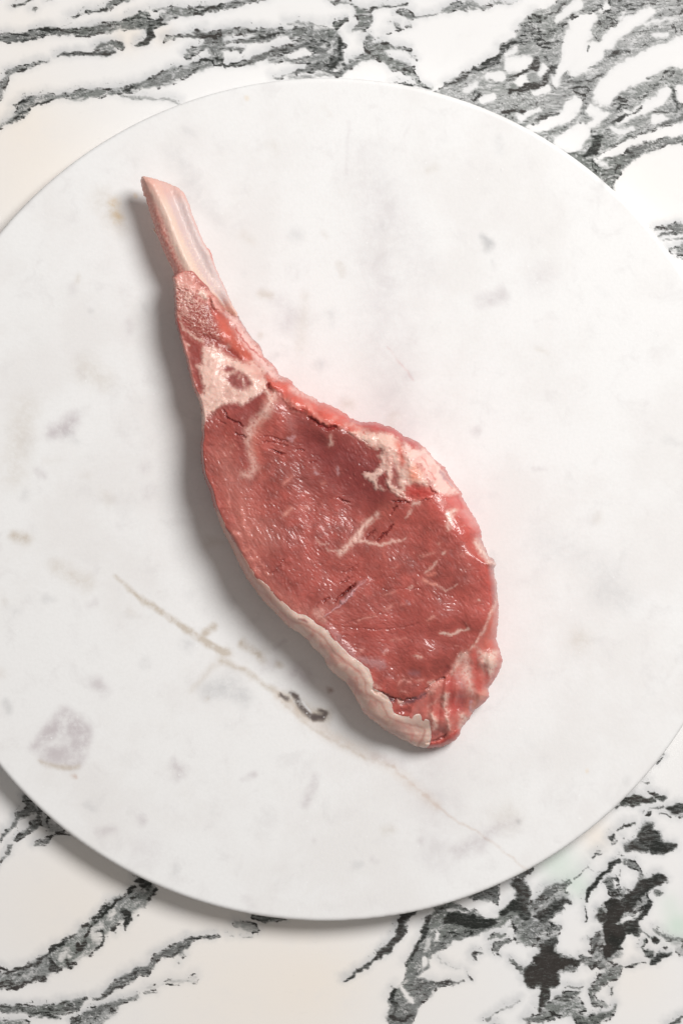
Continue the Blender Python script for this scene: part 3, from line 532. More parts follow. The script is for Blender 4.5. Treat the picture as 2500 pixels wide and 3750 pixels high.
def build_board():
    def sd(X, Y): return BR - np.hypot(X - BC[0], Y - BC[1])
    def top(X, Y, D): return ZB - 0.0012 * (1 - np.sqrt(1 - (1 - np.clip(D / 12.0, 0, 1)) ** 2 * 0.999))
    def bottom(X, Y, D, zt): return ZB - 0.0012 - (ZB - 0.0012 - 0.0012) * np.sqrt(1 - (1 - np.clip(D / 26.0, 0, 1)) ** 2)
    def colour(X, Y, D, zt):
        wx = X + 8 * fbm(X / 45, Y / 45, 31, 4); wy = Y + 8 * fbm(X / 45, Y / 45, 37, 4)
        C = np.tile(np.array([0.7, 0.7, 0.7]), (len(X), 1)); A = np.zeros(len(X))
        for c, a, pts, soft in STAINS:
            i, m = stroke(wx, wy, pts, soft); m = m * min(1, a * (1.3 if a < .7 else 1))
            na = A[i] + m * (1 - A[i]); w = np.where(na > 1e-4, m / np.maximum(na, 1e-4), 0)[:, None]
            C[i] = C[i] * (1 - w) + np.array(c) * w; A[i] = na
        return {'stain': np.concatenate([C, A[:, None]], 1)}
    o = solid('marble_board', (BC[0] - BR - 10, BC[1] - BR - 10, BC[0] + BR + 10, BC[1] + BR + 10), 6.5, sd, top, bottom, colour, board_material())
    o['label'] = 'large round pale marble serving board lying under the raw chop'; o['category'] = 'serving board'
build_board()

# ------------------------------------------------------------------ the chop: outlines
BONE_R = [(519,646),(533,645),(555,651),(587,661),(610,668),(629,677),(643,682),(654,688),(665,697),(673,705),(680,716),(684,728),(694,750),(702,779),(715,810),(731,852),(750,893),(760,908),(768,914),(775,930),(785,967),(796,992),(807,1018),(826,1056),(837,1084),(852,1119),(871,1149)]
BONE_L = [(638,1002),(629,979),(613,948),(597,913),(584,881),(573,855),(565,823),(552,788),(542,753),(534,723),(527,716),(525,708),(519,683),(515,661)]
BONE = BONE_R + [(868,1185),(800,1180),(730,1130),(680,1075),(650,1030)] + BONE_L
COLLAR = [(630,1015),(641,1003),(657,994),(667,987),(686,987),(705,985),(715,992),(737,1018),(769,1046),(779,1062),(801,1085),(810,1111),(833,1138),(856,1153)]
RIGHT = [(871,1155),(887,1184),(906,1214),(925,1241),(945,1258),(955,1270),(961,1287),(965,1304),(982,1318),(1002,1337),(1014,1352),(1024,1375),(1044,1383),(1058,1386),(1070,1398),(1073,1409),(1085,1420),(1121,1444),(1155,1459),(1168,1473),(1194,1477),(1236,1496),(1265,1515),(1284,1532),(1319,1545),(1376,1545),(1411,1559),(1441,1568),(1464,1584),(1476,1597),(1510,1609),(1533,1622),(1556,1639),(1568,1654),(1587,1679),(1610,1698),(1627,1710),(1640,1737),(1659,1767),(1675,1786),(1690,1806),(1690,1817),(1705,1844),(1721,1871),(1740,1901),(1755,1928),(1761,1947),(1761,1974),(1770,1995),(1782,2018),(1786,2034),(1809,2049),(1816,2068),(1807,2083),(1811,2110),(1818,2137),(1820,2179),(1824,2206),(1824,2252),(1820,2294),(1816,2340),(1824,2365),(1832,2395),(1840,2416),(1833,2445),(1817,2479),(1802,2502),(1786,2521),(1790,2552),(1775,2571),(1752,2590),(1727,2609),(1721,2629),(1704,2646),(1689,2665),(1683,2690),(1664,2713),(1637,2726),(1610,2736),(1580,2740),(1553,2740)]
LEFT = [(1518,2732),(1484,2713),(1449,2697),(1407,2674),(1384,2652),(1356,2632),(1333,2613),(1314,2579),(1295,2544),(1280,2518),(1264,2498),(1234,2475),(1211,2456),(1195,2433),(1184,2407),(1165,2387),(1146,2372),(1127,2345),(1096,2319),(1071,2305),(1044,2284),(1006,2240),(972,2210),(949,2179),(926,2148),(903,2118),(887,2087),(868,2049),(849,2007),(830,1969),(811,1930),(796,1888),(780,1848),(769,1798),(755,1767),(744,1737),(738,1698),(735,1660),(734,1630),(740,1599),(737,1565),(740,1532),(736,1505),(730,1474),(722,1452),(709,1425),(703,1406),(692,1363),(682,1318),(669,1275),(659,1237),(650,1207),(642,1176),(639,1145),(640,1115),(637,1077),(636,1038)]
BODY = COLLAR + RIGHT + LEFT
CAP_IN = [(786,1862),(808,1890),(819,1904),(826,1938),(845,1969),(865,1999),(884,2034),(903,2060),(922,2091),(945,2122),(976,2148),(1006,2175),(1033,2206),(1064,2236),(1090,2254),(1113,2256),(1144,2274),(1180,2293),(1203,2315),(1226,2345),(1246,2373),(1278,2402),(1318,2431),(1345,2452),(1364,2498),(1366,2524),(1394,2543),(1417,2558),(1433,2586),(1444,2607),(1471,2619),(1509,2628),(1534,2622),(1546,2636),(1566,2642),(1577,2655),(1582,2680),(1574,2700),(1555,2745)]
CAP = CAP_IN + [(1500,2790),(1300,2720),(1150,2500),(950,2300),(840,2120),(760,1900),(740,1850)]
RIBM = [(600,960),(760,960),(900,1140),(1000,1290),(1080,1370),(1090,1395)] + tr(550,1000,S3,[(1290,1060),(1110,990),(1110,1100),(1150,1170),(1080,1140),(960,1220),(880,1280),(800,1240),(700,1250),(600,1330),(520,1430),(500,1500)]) + [(700,1600),(640,1450),(580,1200)]
SIDE = [(1075,1385)] + tr(700,1400,S3,[(740,0),(800,70),(870,150),(960,250),(1080,280),(1180,350),(1280,420),(1400,420),(1500,460),(1568,510)]) + tr(1250,1400,S3,[(70,480),(180,550),(300,635),(400,650),(345,720),(380,850),(440,960),(470,1040),(560,1090),(640,1135),(760,1140),(870,1120),(900,1060),(960,1130),(1040,1190),(1130,1290),(1240,1400),(1320,1500)]) + [(1800,1960),(1760,1800),(1600,1600),(1400,1500),(1200,1420),(1100,1370)]
TAIL = tr(1350,2200,S3,[(1215,-40),(1200,40),(1165,120),(1100,265),(1030,385),(965,480),(930,500),(850,515),(860,560),(790,680),(720,730),(640,765),(570,850),(470,930),(420,1000),(410,1050),(400,1110)]) + [(1509,2632),(1534,2625),(1546,2640),(1566,2646),(1577,2658),(1582,2680),(1574,2700),(1553,2745),(1700,2780),(1900,2500),(1870,2200)]

# ------------------------------------------------------------------ the chop: colour and relief drawn as layers
LEAN = (178, 88, 79); DEEP = (144, 64, 62); RED = (212, 98, 88); PINK = (222, 128, 120); FAT = (240, 200, 186); CREAM = (243, 214, 200); FPINK = (232, 168, 156); SLIT = (120, 26, 28); MAUVE = (186, 138, 140); SALM = (206, 112, 98); LILAC = (214, 178, 184)
L = []   # (kind, colour, alpha, points, softness, fatness, height mm)
def P_(x0, y0, col, a, pts, soft=6, fat=0.0, h=0.0): L.append(('p', col, a, tr(x0, y0, S3, pts), soft, fat, h))
def S_(x0, y0, col, a, pts, soft=3, fat=0.0, h=0.0):
    if col is SLIT: pts = [(p[0], p[1], p[2] * 0.72) for p in pts]; h *= 0.6
    L.append(('s', col, a, tr(x0, y0, S3, pts), soft, fat, h))
N0, B0, C0, D0, E0, F0, G0 = (550,1000), (700,1400), (1250,1400), (700,1850), (1250,1850), (1050,2200), (1350,2200)
# broad zones of the face
P_(*B0, DEEP, .85, [(1050,330),(1300,440),(1568,520),(1900,700),(2000,1000),(1850,1200),(1500,1150),(1250,1000),(1100,800),(1000,600)], 60)  # darker lean paints in the shade of the upper ridge
P_(*B0, DEEP, .55, [(330,220),(700,80),(700,300),(560,420),(540,700),(560,800),(470,780),(420,420)], 18)
S_(*B0, SALM, .45, [(640,480,50),(620,620,50),(640,760,40),(680,900,40)], 30)
S_(*B0, (204,126,114), .6, [(300,700,90),(380,950,120),(500,1250,140),(650,1500,150)], 60)
S_(*D0, (208,128,116), .6, [(420,300,60),(560,560,60),(780,820,60),(1000,980,60),(1150,1050,50)], 35)
S_(*E0, RED, .7, [(980,60,110),(1150,220,110),(1290,420,100),(1400,700,80),(1420,900,55),(1380,1080,40)], 45)
S_(*E0, (190,94,86), .6, [(300,1250,180),(700,1250,200),(1050,1200,160)], 90)
S_(*D0, (196,108,98), .6, [(1300,1000,90),(1450,1080,90)], 50)
# neck
P_(*N0, (172,86,78), .9, [(230,120),(450,150),(560,300),(700,600),(860,800),(900,860),(700,760),(500,700),(480,860),(510,1100),(470,1180),(380,960),(300,650),(240,400)], 10, 0, 0)
P_(*N0, FPINK, .95, [(190,40),(300,-30),(400,-10),(480,100),(590,170),(700,330),(560,300),(440,200),(330,170),(230,130)], 12, .7, .5)
L.append(('lace', (236, 192, 178), .95, tr(550,1000,S3,[(215,60),(400,150),(500,280),(600,340),(640,480),(700,620),(620,680),(480,640),(400,600),(330,480),(235,360)]), 14, .8, .5))
S_(*N0, (206,140,132), .6, [(290,180,40),(320,300,60),(380,360,40)], 20, .2)
L.append(L.pop(-2))
S_(*N0, CREAM, .9, [(490,190,34),(520,220,30)], 5, .9, 1.0); S_(*N0, FPINK, .9, [(595,250,22),(640,330,26),(680,370,16)], 5, .8, 1.0)
S_(*N0, RED, .6, [(560,230,6),(590,330,12),(640,420,30)], 10, 0, -.6)
P_(*N0, (224,112,92), .9, [(640,400),(740,450),(860,640),(1000,790),(940,850),(840,800),(740,680),(690,620),(660,500)], 18, .1, .8)
S_(*N0, (160,62,58), .6, [(520,600,20),(640,650,22),(760,740,24),(860,830,14)], 10, 0, -.5)
S_(*N0, (242,200,192), .95, [(740,370,30),(800,450,34),(860,560,40),(950,680,44),(1040,790,50),(1120,900,48),(1190,1000,36),(1300,1060,30)], 9, .9, .3)
S_(*N0, (208,92,86), .8, [(812,520,6),(870,610,7),(940,700,7),(1030,780,5),(1110,850,5)], 3, 0, -.5)
S_(*N0, (226,140,130), .7, [(1060,790,14),(1180,890,12),(1300,1030,16),(1345,1060,12)], 5, .3, .4)
S_(*N0, (168,84,78), .85, [(270,470,20),(300,640,30),(400,720,45),(440,800,45),(390,880,28),(430,980,35),(485,1100,22)], 8, 0, -.2)
S_(*N0, FAT, .85, [(270,380,7),(320,540,10),(400,595,12),(500,660,10)], 4, .8, .4); S_(*N0, CREAM, .8, [(335,680,8),(375,690,8)], 3, .8, .3)
S_(*N0, FPINK, .85, [(300,620,16),(340,700,12),(370,860,10),(415,1100,14),(460,1200,18)], 6, .7, .3)
P_(*N0, FAT, .97, [(500,700),(600,690),(660,745),(760,800),(900,860),(1000,840),(1090,930),(1110,1050),(1150,1170),(1160,1240),(1110,1150),(1080,1130),(960,1220),(880,1270),(800,1240),(700,1250),(600,1330),(520,1430),(490,1540),(480,1400),(475,1280),(440,1180),(510,1150),(510,1080),(480,980),(440,880),(490,860)], 7, 1, .5)
S_(*N0, (222,150,140), .5, [(900,860,20),(1000,900,30),(1060,1000,25)], 16, .5); S_(*N0, (205,165,155), .6, [(540,1320,3),(640,1230,3),(740,1130,3)], 4, .8, -.3)
S_(*N0, (165,84,80), .95, [(725,912,28),(770,925,24),(800,928,14)], 7, 0, -.5); P_(*N0, (168,88,84), .95, [(725,1010),(790,965),(850,930),(930,990),(975,1070),(930,1090),(870,1125),(790,1090)], 7, 0, -.5)
S_(*N0, FAT, .8, [(850,1000,6),(870,940,5),(900,1080,10)], 5, .8); S_(*N0, FAT, .9, [(690,700,10),(660,740,8)], 5, .8, .3); S_(*N0, FAT, .8, [(740,700,12)], 6, .8, .3)
P_(*N0, (226, 112, 96), .95, [(1110,985),(1290,1060),(1400,1160),(1568,1230),(1568,1350),(1450,1290),(1330,1230),(1200,1130),(1140,1080)], 10, .1, .4)
S_(*N0, (150,20,26), .95, [(1125,1070,10),(1160,1135,16)], 6, 0, -1.8)
# seam between the small muscle and the eye
S_(*B0, FAT, .9, [(800,110,42),(745,220,36),(700,310,36),(600,400,38),(560,470,32),(545,560,22),(560,640,14),(590,740,14),(605,820,20),(560,885,16),(500,885,8)], 14, .9, .25)
S_(*B0, (206,120,104), .7, [(680,350,18),(640,440,26),(600,560,26),(610,680,20)], 16, .3)
for pts in ([(310,260,5),(350,340,9),(420,380,12),(500,415,7)], [(430,490,4),(520,520,7)], [(760,640,5),(850,680,13),(910,692,5)], [(1020,635,4),(1080,650,6)], [(1130,765,3),(1190,755,3)], [(1400,1110,2),(1510,1145,4)], [(700,510,2),(850,545,3),(930,570,2)], [(690,570,2),(800,570,3),(920,610,2)], [(240,350,2),(330,400,4)]):
    S_(*B0, SLIT, .9, pts, 3.5, 0, -1.6)
for pts, c in (([(1330,510,5),(1335,600,13)], FAT), ([(895,968,13),(960,895,6)], (226,150,136)), ([(890,1270,18),(930,1240,14),(960,1210,8)], (232,164,148)), ([(930,540,8),(980,520,8),(960,560,6)], LILAC), ([(1180,830,9),(1205,875,8)], LILAC), ([(1060,1200,8),(1110,1195,12)], (222,150,140)), ([(1400,820,8),(1410,880,6)], LILAC), ([(390,610,14)], (205,130,118)), ([(1260,965,10)], (214,140,128))):
    S_(*B0, c, .85, pts, 6, .8, .15)
for pts in ([(350,1150,10),(360,1190,12)], [(470,1210,10),(490,1290,16),(500,1380,8)], [(410,1450,14),(470,1470,14)], [(520,1400,12),(560,1490,14)]):
    S_(*B0, (224,140,128), .8, pts, 7, .6, .5)
for pts in ([(500,440,10),(560,430,8)], [(540,520,12),(620,520,14)], [(600,440,8),(690,590,8)], [(600,620,12),(640,640,10)], [(700,650,8),(760,670,8)]):
    S_(*D0, (228,146,132), .75, pts, 7, .6, .5)
# upper ridge
P_(*B0, (228, 112, 98), .97, [(740,-10),(800,70),(860,120),(960,250),(1080,280),(1180,350),(1280,420),(1400,410),(1500,450),(1568,500),(1640,420),(1568,340),(1400,235),(1200,170),(960,-10)], 6, .15, 1.0)
S_(*B0, (244,196,186), .85, [(960,60,22),(1080,120,24),(1180,160,14)], 10, .9, .4); S_(*B0, FPINK, .7, [(870,150,14),(930,180,16),(1010,260,18),(1090,210,10)], 10, .7, .3)
S_(*B0, FPINK, .6, [(1120,220,16),(1180,300,12),(1280,400,10),(1380,340,12)], 10, .5, .3)
S_(*B0, (190,120,114), .7, [(840,100,20),(880,220,20),(940,340,24),(960,440,20)], 18, .3); S_(*B0, (150,30,34), .85, [(1130,330,8),(1240,410,12),(1310,440,14),(1380,430,12)], 7, 0, -1.2)  # last stroke paints dark red shade beneath the ridge
S_(*B0, (205,70,66), .8, [(980,250,10),(1060,270,12)], 6)
P_(*C0, FAT, .95, [(60,470),(150,460),(300,480),(480,485),(560,560),(640,700),(760,830),(830,950),(820,1000),(700,960),(610,1000),(600,1080),(640,1130),(560,1090),(470,1040),(420,960),(440,900),(420,860),(330,920),(350,980),(420,1030),(330,1030),(290,960),(230,910),(200,870),(330,850),(380,760),(350,700),(400,650),(300,635),(180,550)], 6, .9, .5)
S_(*C0, (168,84,80), .85, [(500,800,16),(520,900,32),(500,960,28),(550,1010,16)], 9, 0, -.3); S_(*C0, (226,110,94), .85, [(540,580,20),(570,680,30),(580,780,22)], 14, .2)
S_(*C0, (242,150,122), .9, [(680,850,36),(700,900,44)], 20, .4, .3); S_(*C0, (208, 84, 76), .95, [(680,1040,40),(760,1060,52),(830,1070,30)], 12, .1, .2)
S_(*C0, (244,206,190), .7, [(130,480,12),(280,540,22),(400,560,26),(490,530,20)], 14, 1, .3); S_(*C0, FPINK, .6, [(430,700,30),(470,780,30)], 14, .7)
S_(*C0, (208, 84, 80), .97, [(90,365,16),(180,395,26),(330,410,30),(440,445,26),(520,480,22),(590,535,22),(690,590,24),(745,650,12)], 6, 0, .6)
S_(*C0, FPINK, .8, [(10,420,20),(100,400,14),(150,430,12),(230,460,12)], 6, .7, .3); S_(*C0, (222,88,78), .8, [(60,350,20),(20,330,18)], 8, .1)
P_(*C0, (246,210,200), .95, [(595,570),(720,640),(800,630),(880,720),(980,830),(1100,1010),(1150,1090),(1090,1060),(1030,1095),(940,1075),(830,960),(760,800),(640,740),(590,680)], 7, .9, .6)
for pts in ([(830,840,4),(900,930,5)], [(770,720,3),(830,800,3)], [(900,740,4),(960,830,4)], [(1000,960,3),(1060,1020,4)]): S_(*C0, (226,120,112), .8, pts, 4, .2, -.4)
S_(*C0, (196,140,146), .8, [(950,860,14),(1010,930,16),(1060,990,8)], 7, .3); S_(*C0, (214,110,104), .8, [(960,800,14),(1010,870,14),(1090,1000,10)], 7)
P_(*C0, (226,124,118), .95, [(880,1070),(1040,1100),(1150,1085),(1250,1270),(1335,1420),(1345,1510),(1280,1510),(1200,1380),(1100,1300),(1000,1200)], 12, .2, .1)
S_(*C0, (250,214,206), .55, [(930,1110,26),(960,1160,20)], 14, .4); S_(*C0, (246,196,188), .4, [(1180,1240,26),(1270,1360,20)], 18, .3); S_(*C0, (205,70,66), .7, [(1110,1100,8),(1150,1190,10)], 7)
S_(*C0, RED, .9, [(880,1160,50),(960,1240,50),(1080,1350,60),(1180,1430,60),(1260,1500,50)], 30); S_(*C0, CREAM, .95, [(1080,1230,24),(1040,1260,34),(1030,1320,18),(1024,1400,8)], 9, 1, .3)
for pts in ([(470,1130,3),(560,1142,10),(640,1150,5)], [(530,1190,5),(495,1215,9),(478,1260,5)], [(490,1370,4),(430,1435,12),(335,1525,4)], [(315,1415,3),(240,1492,5)], [(835,1000,4),(870,1040,8),(915,1058,3)], [(760,1132,6),(860,1112,4)], [(215,862,3),(290,852,4)], [(0,1125,2),(80,1140,4)]):
    S_(*C0, SLIT, .92, pts, 3.5, 0, -2.0)
S_(*C0, CREAM, .9, [(690,1165,16),(745,1150,6)], 6, 1, .2); S_(*C0, (222,158,146), .7, [(650,1215,6),(630,1290,7)], 5, .6); S_(*C0, SALM, .5, [(430,1200,50),(420,1280,30)], 30)
# marbling in the eye, and a highlight painted along its fold
S_(*E0, FAT, .95, [(350,85,16),(290,140,20),(220,185,26),(160,290,28),(80,370,24),(20,430,26),(-20,470,14)], 8, 1, .3)
S_(*E0, FAT, .9, [(150,340,16),(250,350,10),(350,382,10),(430,368,12),(485,348,16),(560,345,5),(610,320,2)], 5, 1, .2); S_(*D0, FAT, .8, [(1190,320,3),(1230,365,5),(1300,375,3)], 5, .9); S_(*D0, FAT, .8, [(1290,420,3),(1340,435,6),(1420,430,10)], 5, .9)
for c, al, pts in ((FAT,.7,[(615,120,8),(665,45,6)]),(SALM,.6,[(650,180,3),(660,120,3)]),(SALM,.7,[(390,420,8),(430,540,5)]),((226,160,148),.8,[(740,492,4),(885,455,5)]),((220,150,138),.7,[(470,605,3),(530,590,3)]),(FAT,.8,[(910,545,8),(860,605,7),(805,645,6)]),((214,126,110),.85,[(880,655,16),(830,670,14)]),((222,146,130),.95,[(785,720,16),(860,755,14),(920,770,8)]),(FAT,.7,[(920,770,6),(1000,822,6),(1110,762,3)]),
  ((230,164,150),.8,[(1140,466,4),(1222,462,5)]),(FAT,.8,[(965,465,9),(985,455,5)]),((226,160,148),.8,[(930,366,8)]),(FAT,.7,[(635,802,4),(685,775,7)]),((222,150,138),.8,[(400,862,3),(520,825,4)]),((222,150,138),.8,[(410,1006,5),(490,958,6)]),((222,150,138),.7,[(560,950,4),(640,935,6)]),((226,156,142),.9,[(160,1108,4),(240,1075,7),(320,1050,3)]),((226,156,142),.9,[(820,1108,5),(885,1068,7)]),
  (CREAM,.95,[(940,1225,5),(985,1228,10),(1050,1243,10),(1095,1215,12),(1150,1200,8),(1215,1185,3)]),(CREAM,.9,[(1310,912,10)]),((222,150,138),.8,[(480,1287,3),(620,1275,4)]),(FAT,.9,[(700,1440,4),(740,1452,10),(770,1462,6)]),((222,150,138),.7,[(1090,1345,7),(1115,1350,4)]),((222,150,138),.6,[(1170,620,3),(1260,605,3)]),((214,140,130),.6,[(230,870,4),(215,850,4)]),(LILAC,.7,[(620,915,6),(655,950,6)]),(LILAC,.7,[(400,1400,6),(430,1390,8)])):
    S_(*E0, c, al, pts, 4, .8, .15)
S_(*E0, (218,166,168), .8, [(0,925,8),(60,870,10),(120,810,12),(180,755,12),(235,720,6)], 7, .5, 1.0); S_(*E0, (196,110,102), .6, [(60,920,26),(150,820,34),(240,730,24)], 20, .2, 1.2); S_(*E0, SLIT, .9, [(0,872,7),(60,812,9),(115,775,3)], 4, 0, -2.0)  # pale first stroke is the fold's highlight, put into the colour
S_(*D0, (218,170,174), .85, [(1270,1062,6),(1400,975,8),(1500,885,9),(1568,810,9)], 5, .5, .9); S_(*D0, SLIT, .92, [(1375,930,5),(1400,890,10),(1450,850,11),(1568,750,8)], 4, 0, -2.0); S_(*D0, SLIT, .9, [(1265,920,6),(1290,905,8),(1315,880,3)], 4, 0, -1.4); S_(*D0, SLIT, .5, [(1185,980,2),(1200,940,3),(1260,910,3)], 3, 0, -.6)  # lilac first stroke carries the fold's painted highlight on
S_(*D0, (232,180,168), .85, [(1195,1030,16),(1240,1020,22),(1230,1070,16),(1270,1100,14)], 10, .9, .2); S_(*D0, (222,150,140), .6, [(1330,1020,6),(1420,1020,8)], 8, .5)
for pts in ([(0,745,2),(90,690,3)], [(0,640,2),(100,610,3),(150,560,2)]): S_(*E0, (120,36,38), .7, pts, 3, 0, -.7)
for pts in ([(0,1140,2),(100,1105,3),(330,1050,2),(420,1000,2)], [(0,1160,2),(280,1190,2),(520,1180,2),(740,1130,2)], [(400,800,2),(760,800,1.5)]): S_(*E0, (128,44,44), .55, pts, 3, 0, -.4)
for pts in ([(760,650,3),(850,590,3),(880,520,2)], [(1430,740,2),(1500,690,3)], [(1490,640,2),(1560,620,3)]): S_(*D0, (120,36,38), .6, pts, 3, 0, -.5)
# right hand rim and the tail
S_(*E0, CREAM, .95, [(1290,350,22),(1330,420,24),(1370,490,18),(1420,540,18),(1470,570,14)], 8, 1, .5); S_(*E0, (244,200,180), .7, [(1470,640,8),(1490,800,7),(1495,900,6)], 7, .6)
P_(*G0, (214, 124, 114), .97, [(1215,0),(1165,120),(1100,265),(1030,385),(965,480),(860,560),(720,730),(570,850),(420,1000),(400,1110),(560,1130),(600,1300),(530,1412),(700,1440),(1000,1200),(1300,600),(1260,0)], 8, .15, 0)
S_(*G0, (222,120,104), .8, [(1200,100,20),(1180,250,30),(1120,420,24)], 18, .1); S_(*G0, FAT, .9, [(1215,0,5),(1172,110,8),(1105,260,10),(1035,378,7),(975,470,8)], 5, 1, .2)
S_(*G0, CREAM, .9, [(920,510,24),(880,550,26),(850,600,16),(800,680,10)], 10, 1, .2); S_(*G0, (120,50,52), .7, [(760,640,14),(720,690,14)], 12, 0, -.3)
P_(*G0, (240,206,192), .95, [(1040,440),(1080,510),(1130,490),(1225,480),(1225,620),(1165,755),(1140,700),(1130,620),(1115,700),(1080,640)], 10, 1, .4)
S_(*G0, (240,204,192), .9, [(940,590,32),(930,700,46),(970,800,22),(985,870,26)], 16, 1, .4); S_(*G0, (222,190,200), .9, [(975,960,8),(978,1040,10)], 5, .8, .3); S_(*G0, (190,84,80), .7, [(1100,620,14),(1130,730,14),(1190,740,14)], 9)
S_(*G0, RED, .7, [(1000,520,26),(1020,660,26),(1050,820,46)], 18); S_(*G0, (240,180,160), .5, [(1110,880,30),(1000,1000,20)], 14, .4)
S_(*G0, (204,80,76), .8, [(770,780,30),(800,950,30),(830,1060,26),(660,1080,14)], 26); S_(*G0, (170,74,76), .7, [(870,880,12),(890,960,24),(880,1040,20)], 14, 0, -.3)
S_(*G0, FAT, .92, [(740,905,28),(720,970,18),(735,1060,16),(750,1140,14),(765,1220,10)], 6, 1, .6); S_(*G0, FAT, .9, [(590,1080,22),(625,1150,28),(630,1210,24)], 7, 1, .5); S_(*G0, CREAM, .95, [(890,1100,24),(905,1140,36),(890,1180,22)], 10, 1, .5)
S_(*G0, FPINK, .8, [(690,770,16),(655,800,26),(590,870,30)], 6, .7, .5); S_(*G0, FPINK, .7, [(560,1020,9),(640,960,9),(680,900,7)], 5, .7, .3); S_(*G0, FPINK, .7, [(560,1090,8),(580,1180,8),(600,1240,8)], 5, .7)
S_(*G0, (168,100,96), .8, [(620,1290,30),(700,1250,24)], 16, .2, -.6); S_(*G0, (206,92,84), .95, [(560,1390,20),(680,1365,26),(790,1320,26),(850,1260,22)], 6, .1, .8); S_(*G0, (120,44,44), .8, [(545,1362,5),(640,1335,6),(735,1285,6)], 4, 0, -1.0)
S_(*G0, (212,170,168), .6, [(900,820,20),(860,760,14),(840,720,14)], 10, .6)
for pts in ([(60,865,4),(130,885,6),(220,930,7)], [(230,935,6),(330,950,7),(440,935,5)], [(540,850,3),(640,760,3),(718,735,6)]): S_(*G0, (96,34,38), .85, pts, 4, 0, -1.2)
S_(*F0, (112,78,82), .9, [(820,850,8),(920,915,14),(1020,960,18)], 6, .2, -.8); S_(*F0, (126,84,90), .85, [(1100,985,14),(1190,960,16),(1310,900,18)], 8, .2, -.4); S_(*F0, CREAM, .9, [(1075,965,12),(1110,980,8)], 5, 1, .2); S_(*F0, CREAM, .8, [(1370,790,14),(1400,780,10)], 6, 1, .2)
S_(*F0, (176,84,78), .9, [(1050,1060,20),(1150,1050,26)], 8, 0, -.6)
P_(*F0, (192, 146, 146), .65, [(380,225),(450,260),(520,350),(600,450),(700,540),(820,545),(930,570),(965,630),(900,665),(760,630),(600,530),(480,400),(410,300)], 9, .6, .25)
P_(*F0, FAT, .85, [(700,620),(770,680),(820,780),(905,838),(800,820),(740,760)], 6, 1, .2)
for pts in ([(1075,800,6),(1085,770,6),(1120,757,5)], [(1150,770,10),(1170,772,8)], [(1240,770,4),(1300,755,4)], [(1090,860,4),(1140,885,5)], [(930,500,10),(950,480,8)], [(700,480,8),(720,465,8)]): S_(*F0, (226,160,150), .8, pts, 4, .8, .15)
S_(*F0, (160,130,140), .4, [(1180,690,20),(1250,700,20)], 16)

def lace(X, Y, seed):
    u, v = rot(X + 6 * perlin(X / 20, Y / 20, seed + 2), Y, 35, 24, 13)
    a = perlin(u, v, seed); b = perlin(u * 1.3 + 9, v * 1.2, seed + 5)
    open_ = sstep(1060, 1190, Y)
    return sstep(0.30 - 0.14 * open_, 0.06, np.minimum(np.abs(a), np.abs(b)) + 0.06 * perlin(X / 7, Y / 7, seed + 8)) * (0.95 - 0.35 * open_)
def paint(X, Y, base):
    """colour, fatness and relief (m) at drawing positions"""
    wx = X + 6 * fbm(X / 22, Y / 22, 51, 3) + 2.0 * perlin(X / 6, Y / 6, 57); wy = Y + 6 * fbm(X / 22, Y / 22, 61, 3) + 2.0 * perlin(X / 6, Y / 6, 67)
    C = np.tile(lin(base), (len(X), 1)); fat = np.zeros(len(X)); H = np.zeros(len(X))
    lowv = fbm(X / 120, Y / 120, 71, 3)[:, None]
    C = C * (1 + 0.30 * lowv + 0.16 * fbm(X / 30, Y / 30, 73, 3)[:, None])
    for kind, col, a, pts, soft, ft, h in L:
        if kind == 's' and ft >= .6 and h > 0 and a > .75:      # the lean turns pale and glassy beside fat
            i, m = stroke(wx, wy, pts, soft * 2.5 + 9); ma = (m * .42)[:, None]; C[i] = C[i] * (1 - ma) + lin((210, 132, 118)) * ma
        if kind == 's': i, m = stroke(wx, wy, pts, soft * (1.5 if ft >= .6 else 1.0))
        else:
            sf = soft * 1.4; i, d = sdf_loc(wx, wy, pts, sf + 4); m = sstep(-sf, sf, d)
            if kind == 'lace': m = m * lace(X[i], Y[i], 81)
        if not len(i): continue
        if ft >= .6: m = m * np.clip(1.0 - .55 * sstep(.05, .45, fbm(X[i] / 13, Y[i] / 13, 83, 3)) * (m < .98) - .22 * sstep(.0, .4, fbm(X[i] / 34, Y[i] / 34, 84, 3)), 0, 1)
        ma = (m * a)[:, None]; C[i] = C[i] * (1 - ma) + lin(col) * ma
        if kind == 's' and ft >= .6 and 0 < h < .45: h = h * .35
        fat[i] = fat[i] * (1 - m * a) + ft * m * a; H[i] += h * 0.001 * m * (a if h > 0 else 1)
    return C, np.clip(fat, 0, 1), H
def rot(X, Y, deg, lu, lv):
    c, s = math.cos(math.radians(deg)), math.sin(math.radians(deg))
    return (X * c + Y * s) / lu, (-X * s + Y * c) / lv
def fibre(X, Y):
    """relief of the muscle bundles: short ridges whose direction drifts across the cut face"""
    ang = idw(X, Y, [(780,1600,58),(800,1900,62),(900,1750,55),(950,2000,60),(1050,2150,70),(1000,1650,35),(1150,1550,20),(1300,1700,62),(1200,1900,28),(1250,2100,40),(1400,2000,48),(1550,2100,55),(1700,2000,60),(1600,2300,42),(1450,2450,35),(1250,2300,15),(1700,2250,55),(1100,2000,50)], 3)
    out = 0; ws = 0
    for k, dg in enumerate((15, 35, 55, 75)):
        w = np.exp(-((ang - dg) / 13.0) ** 2)
        wob = 7 * perlin(X / 40, Y / 40, 100 + k)
        u, v = rot(X + wob, Y + wob, dg, 24, 7.5); f = perlin(u, v, 110 + k)
        u, v = rot(X, Y, dg, 12, 5); f = f + 0.45 * perlin(u, v, 130 + k)
        out = out + w * f; ws = ws + w
    return out / ws
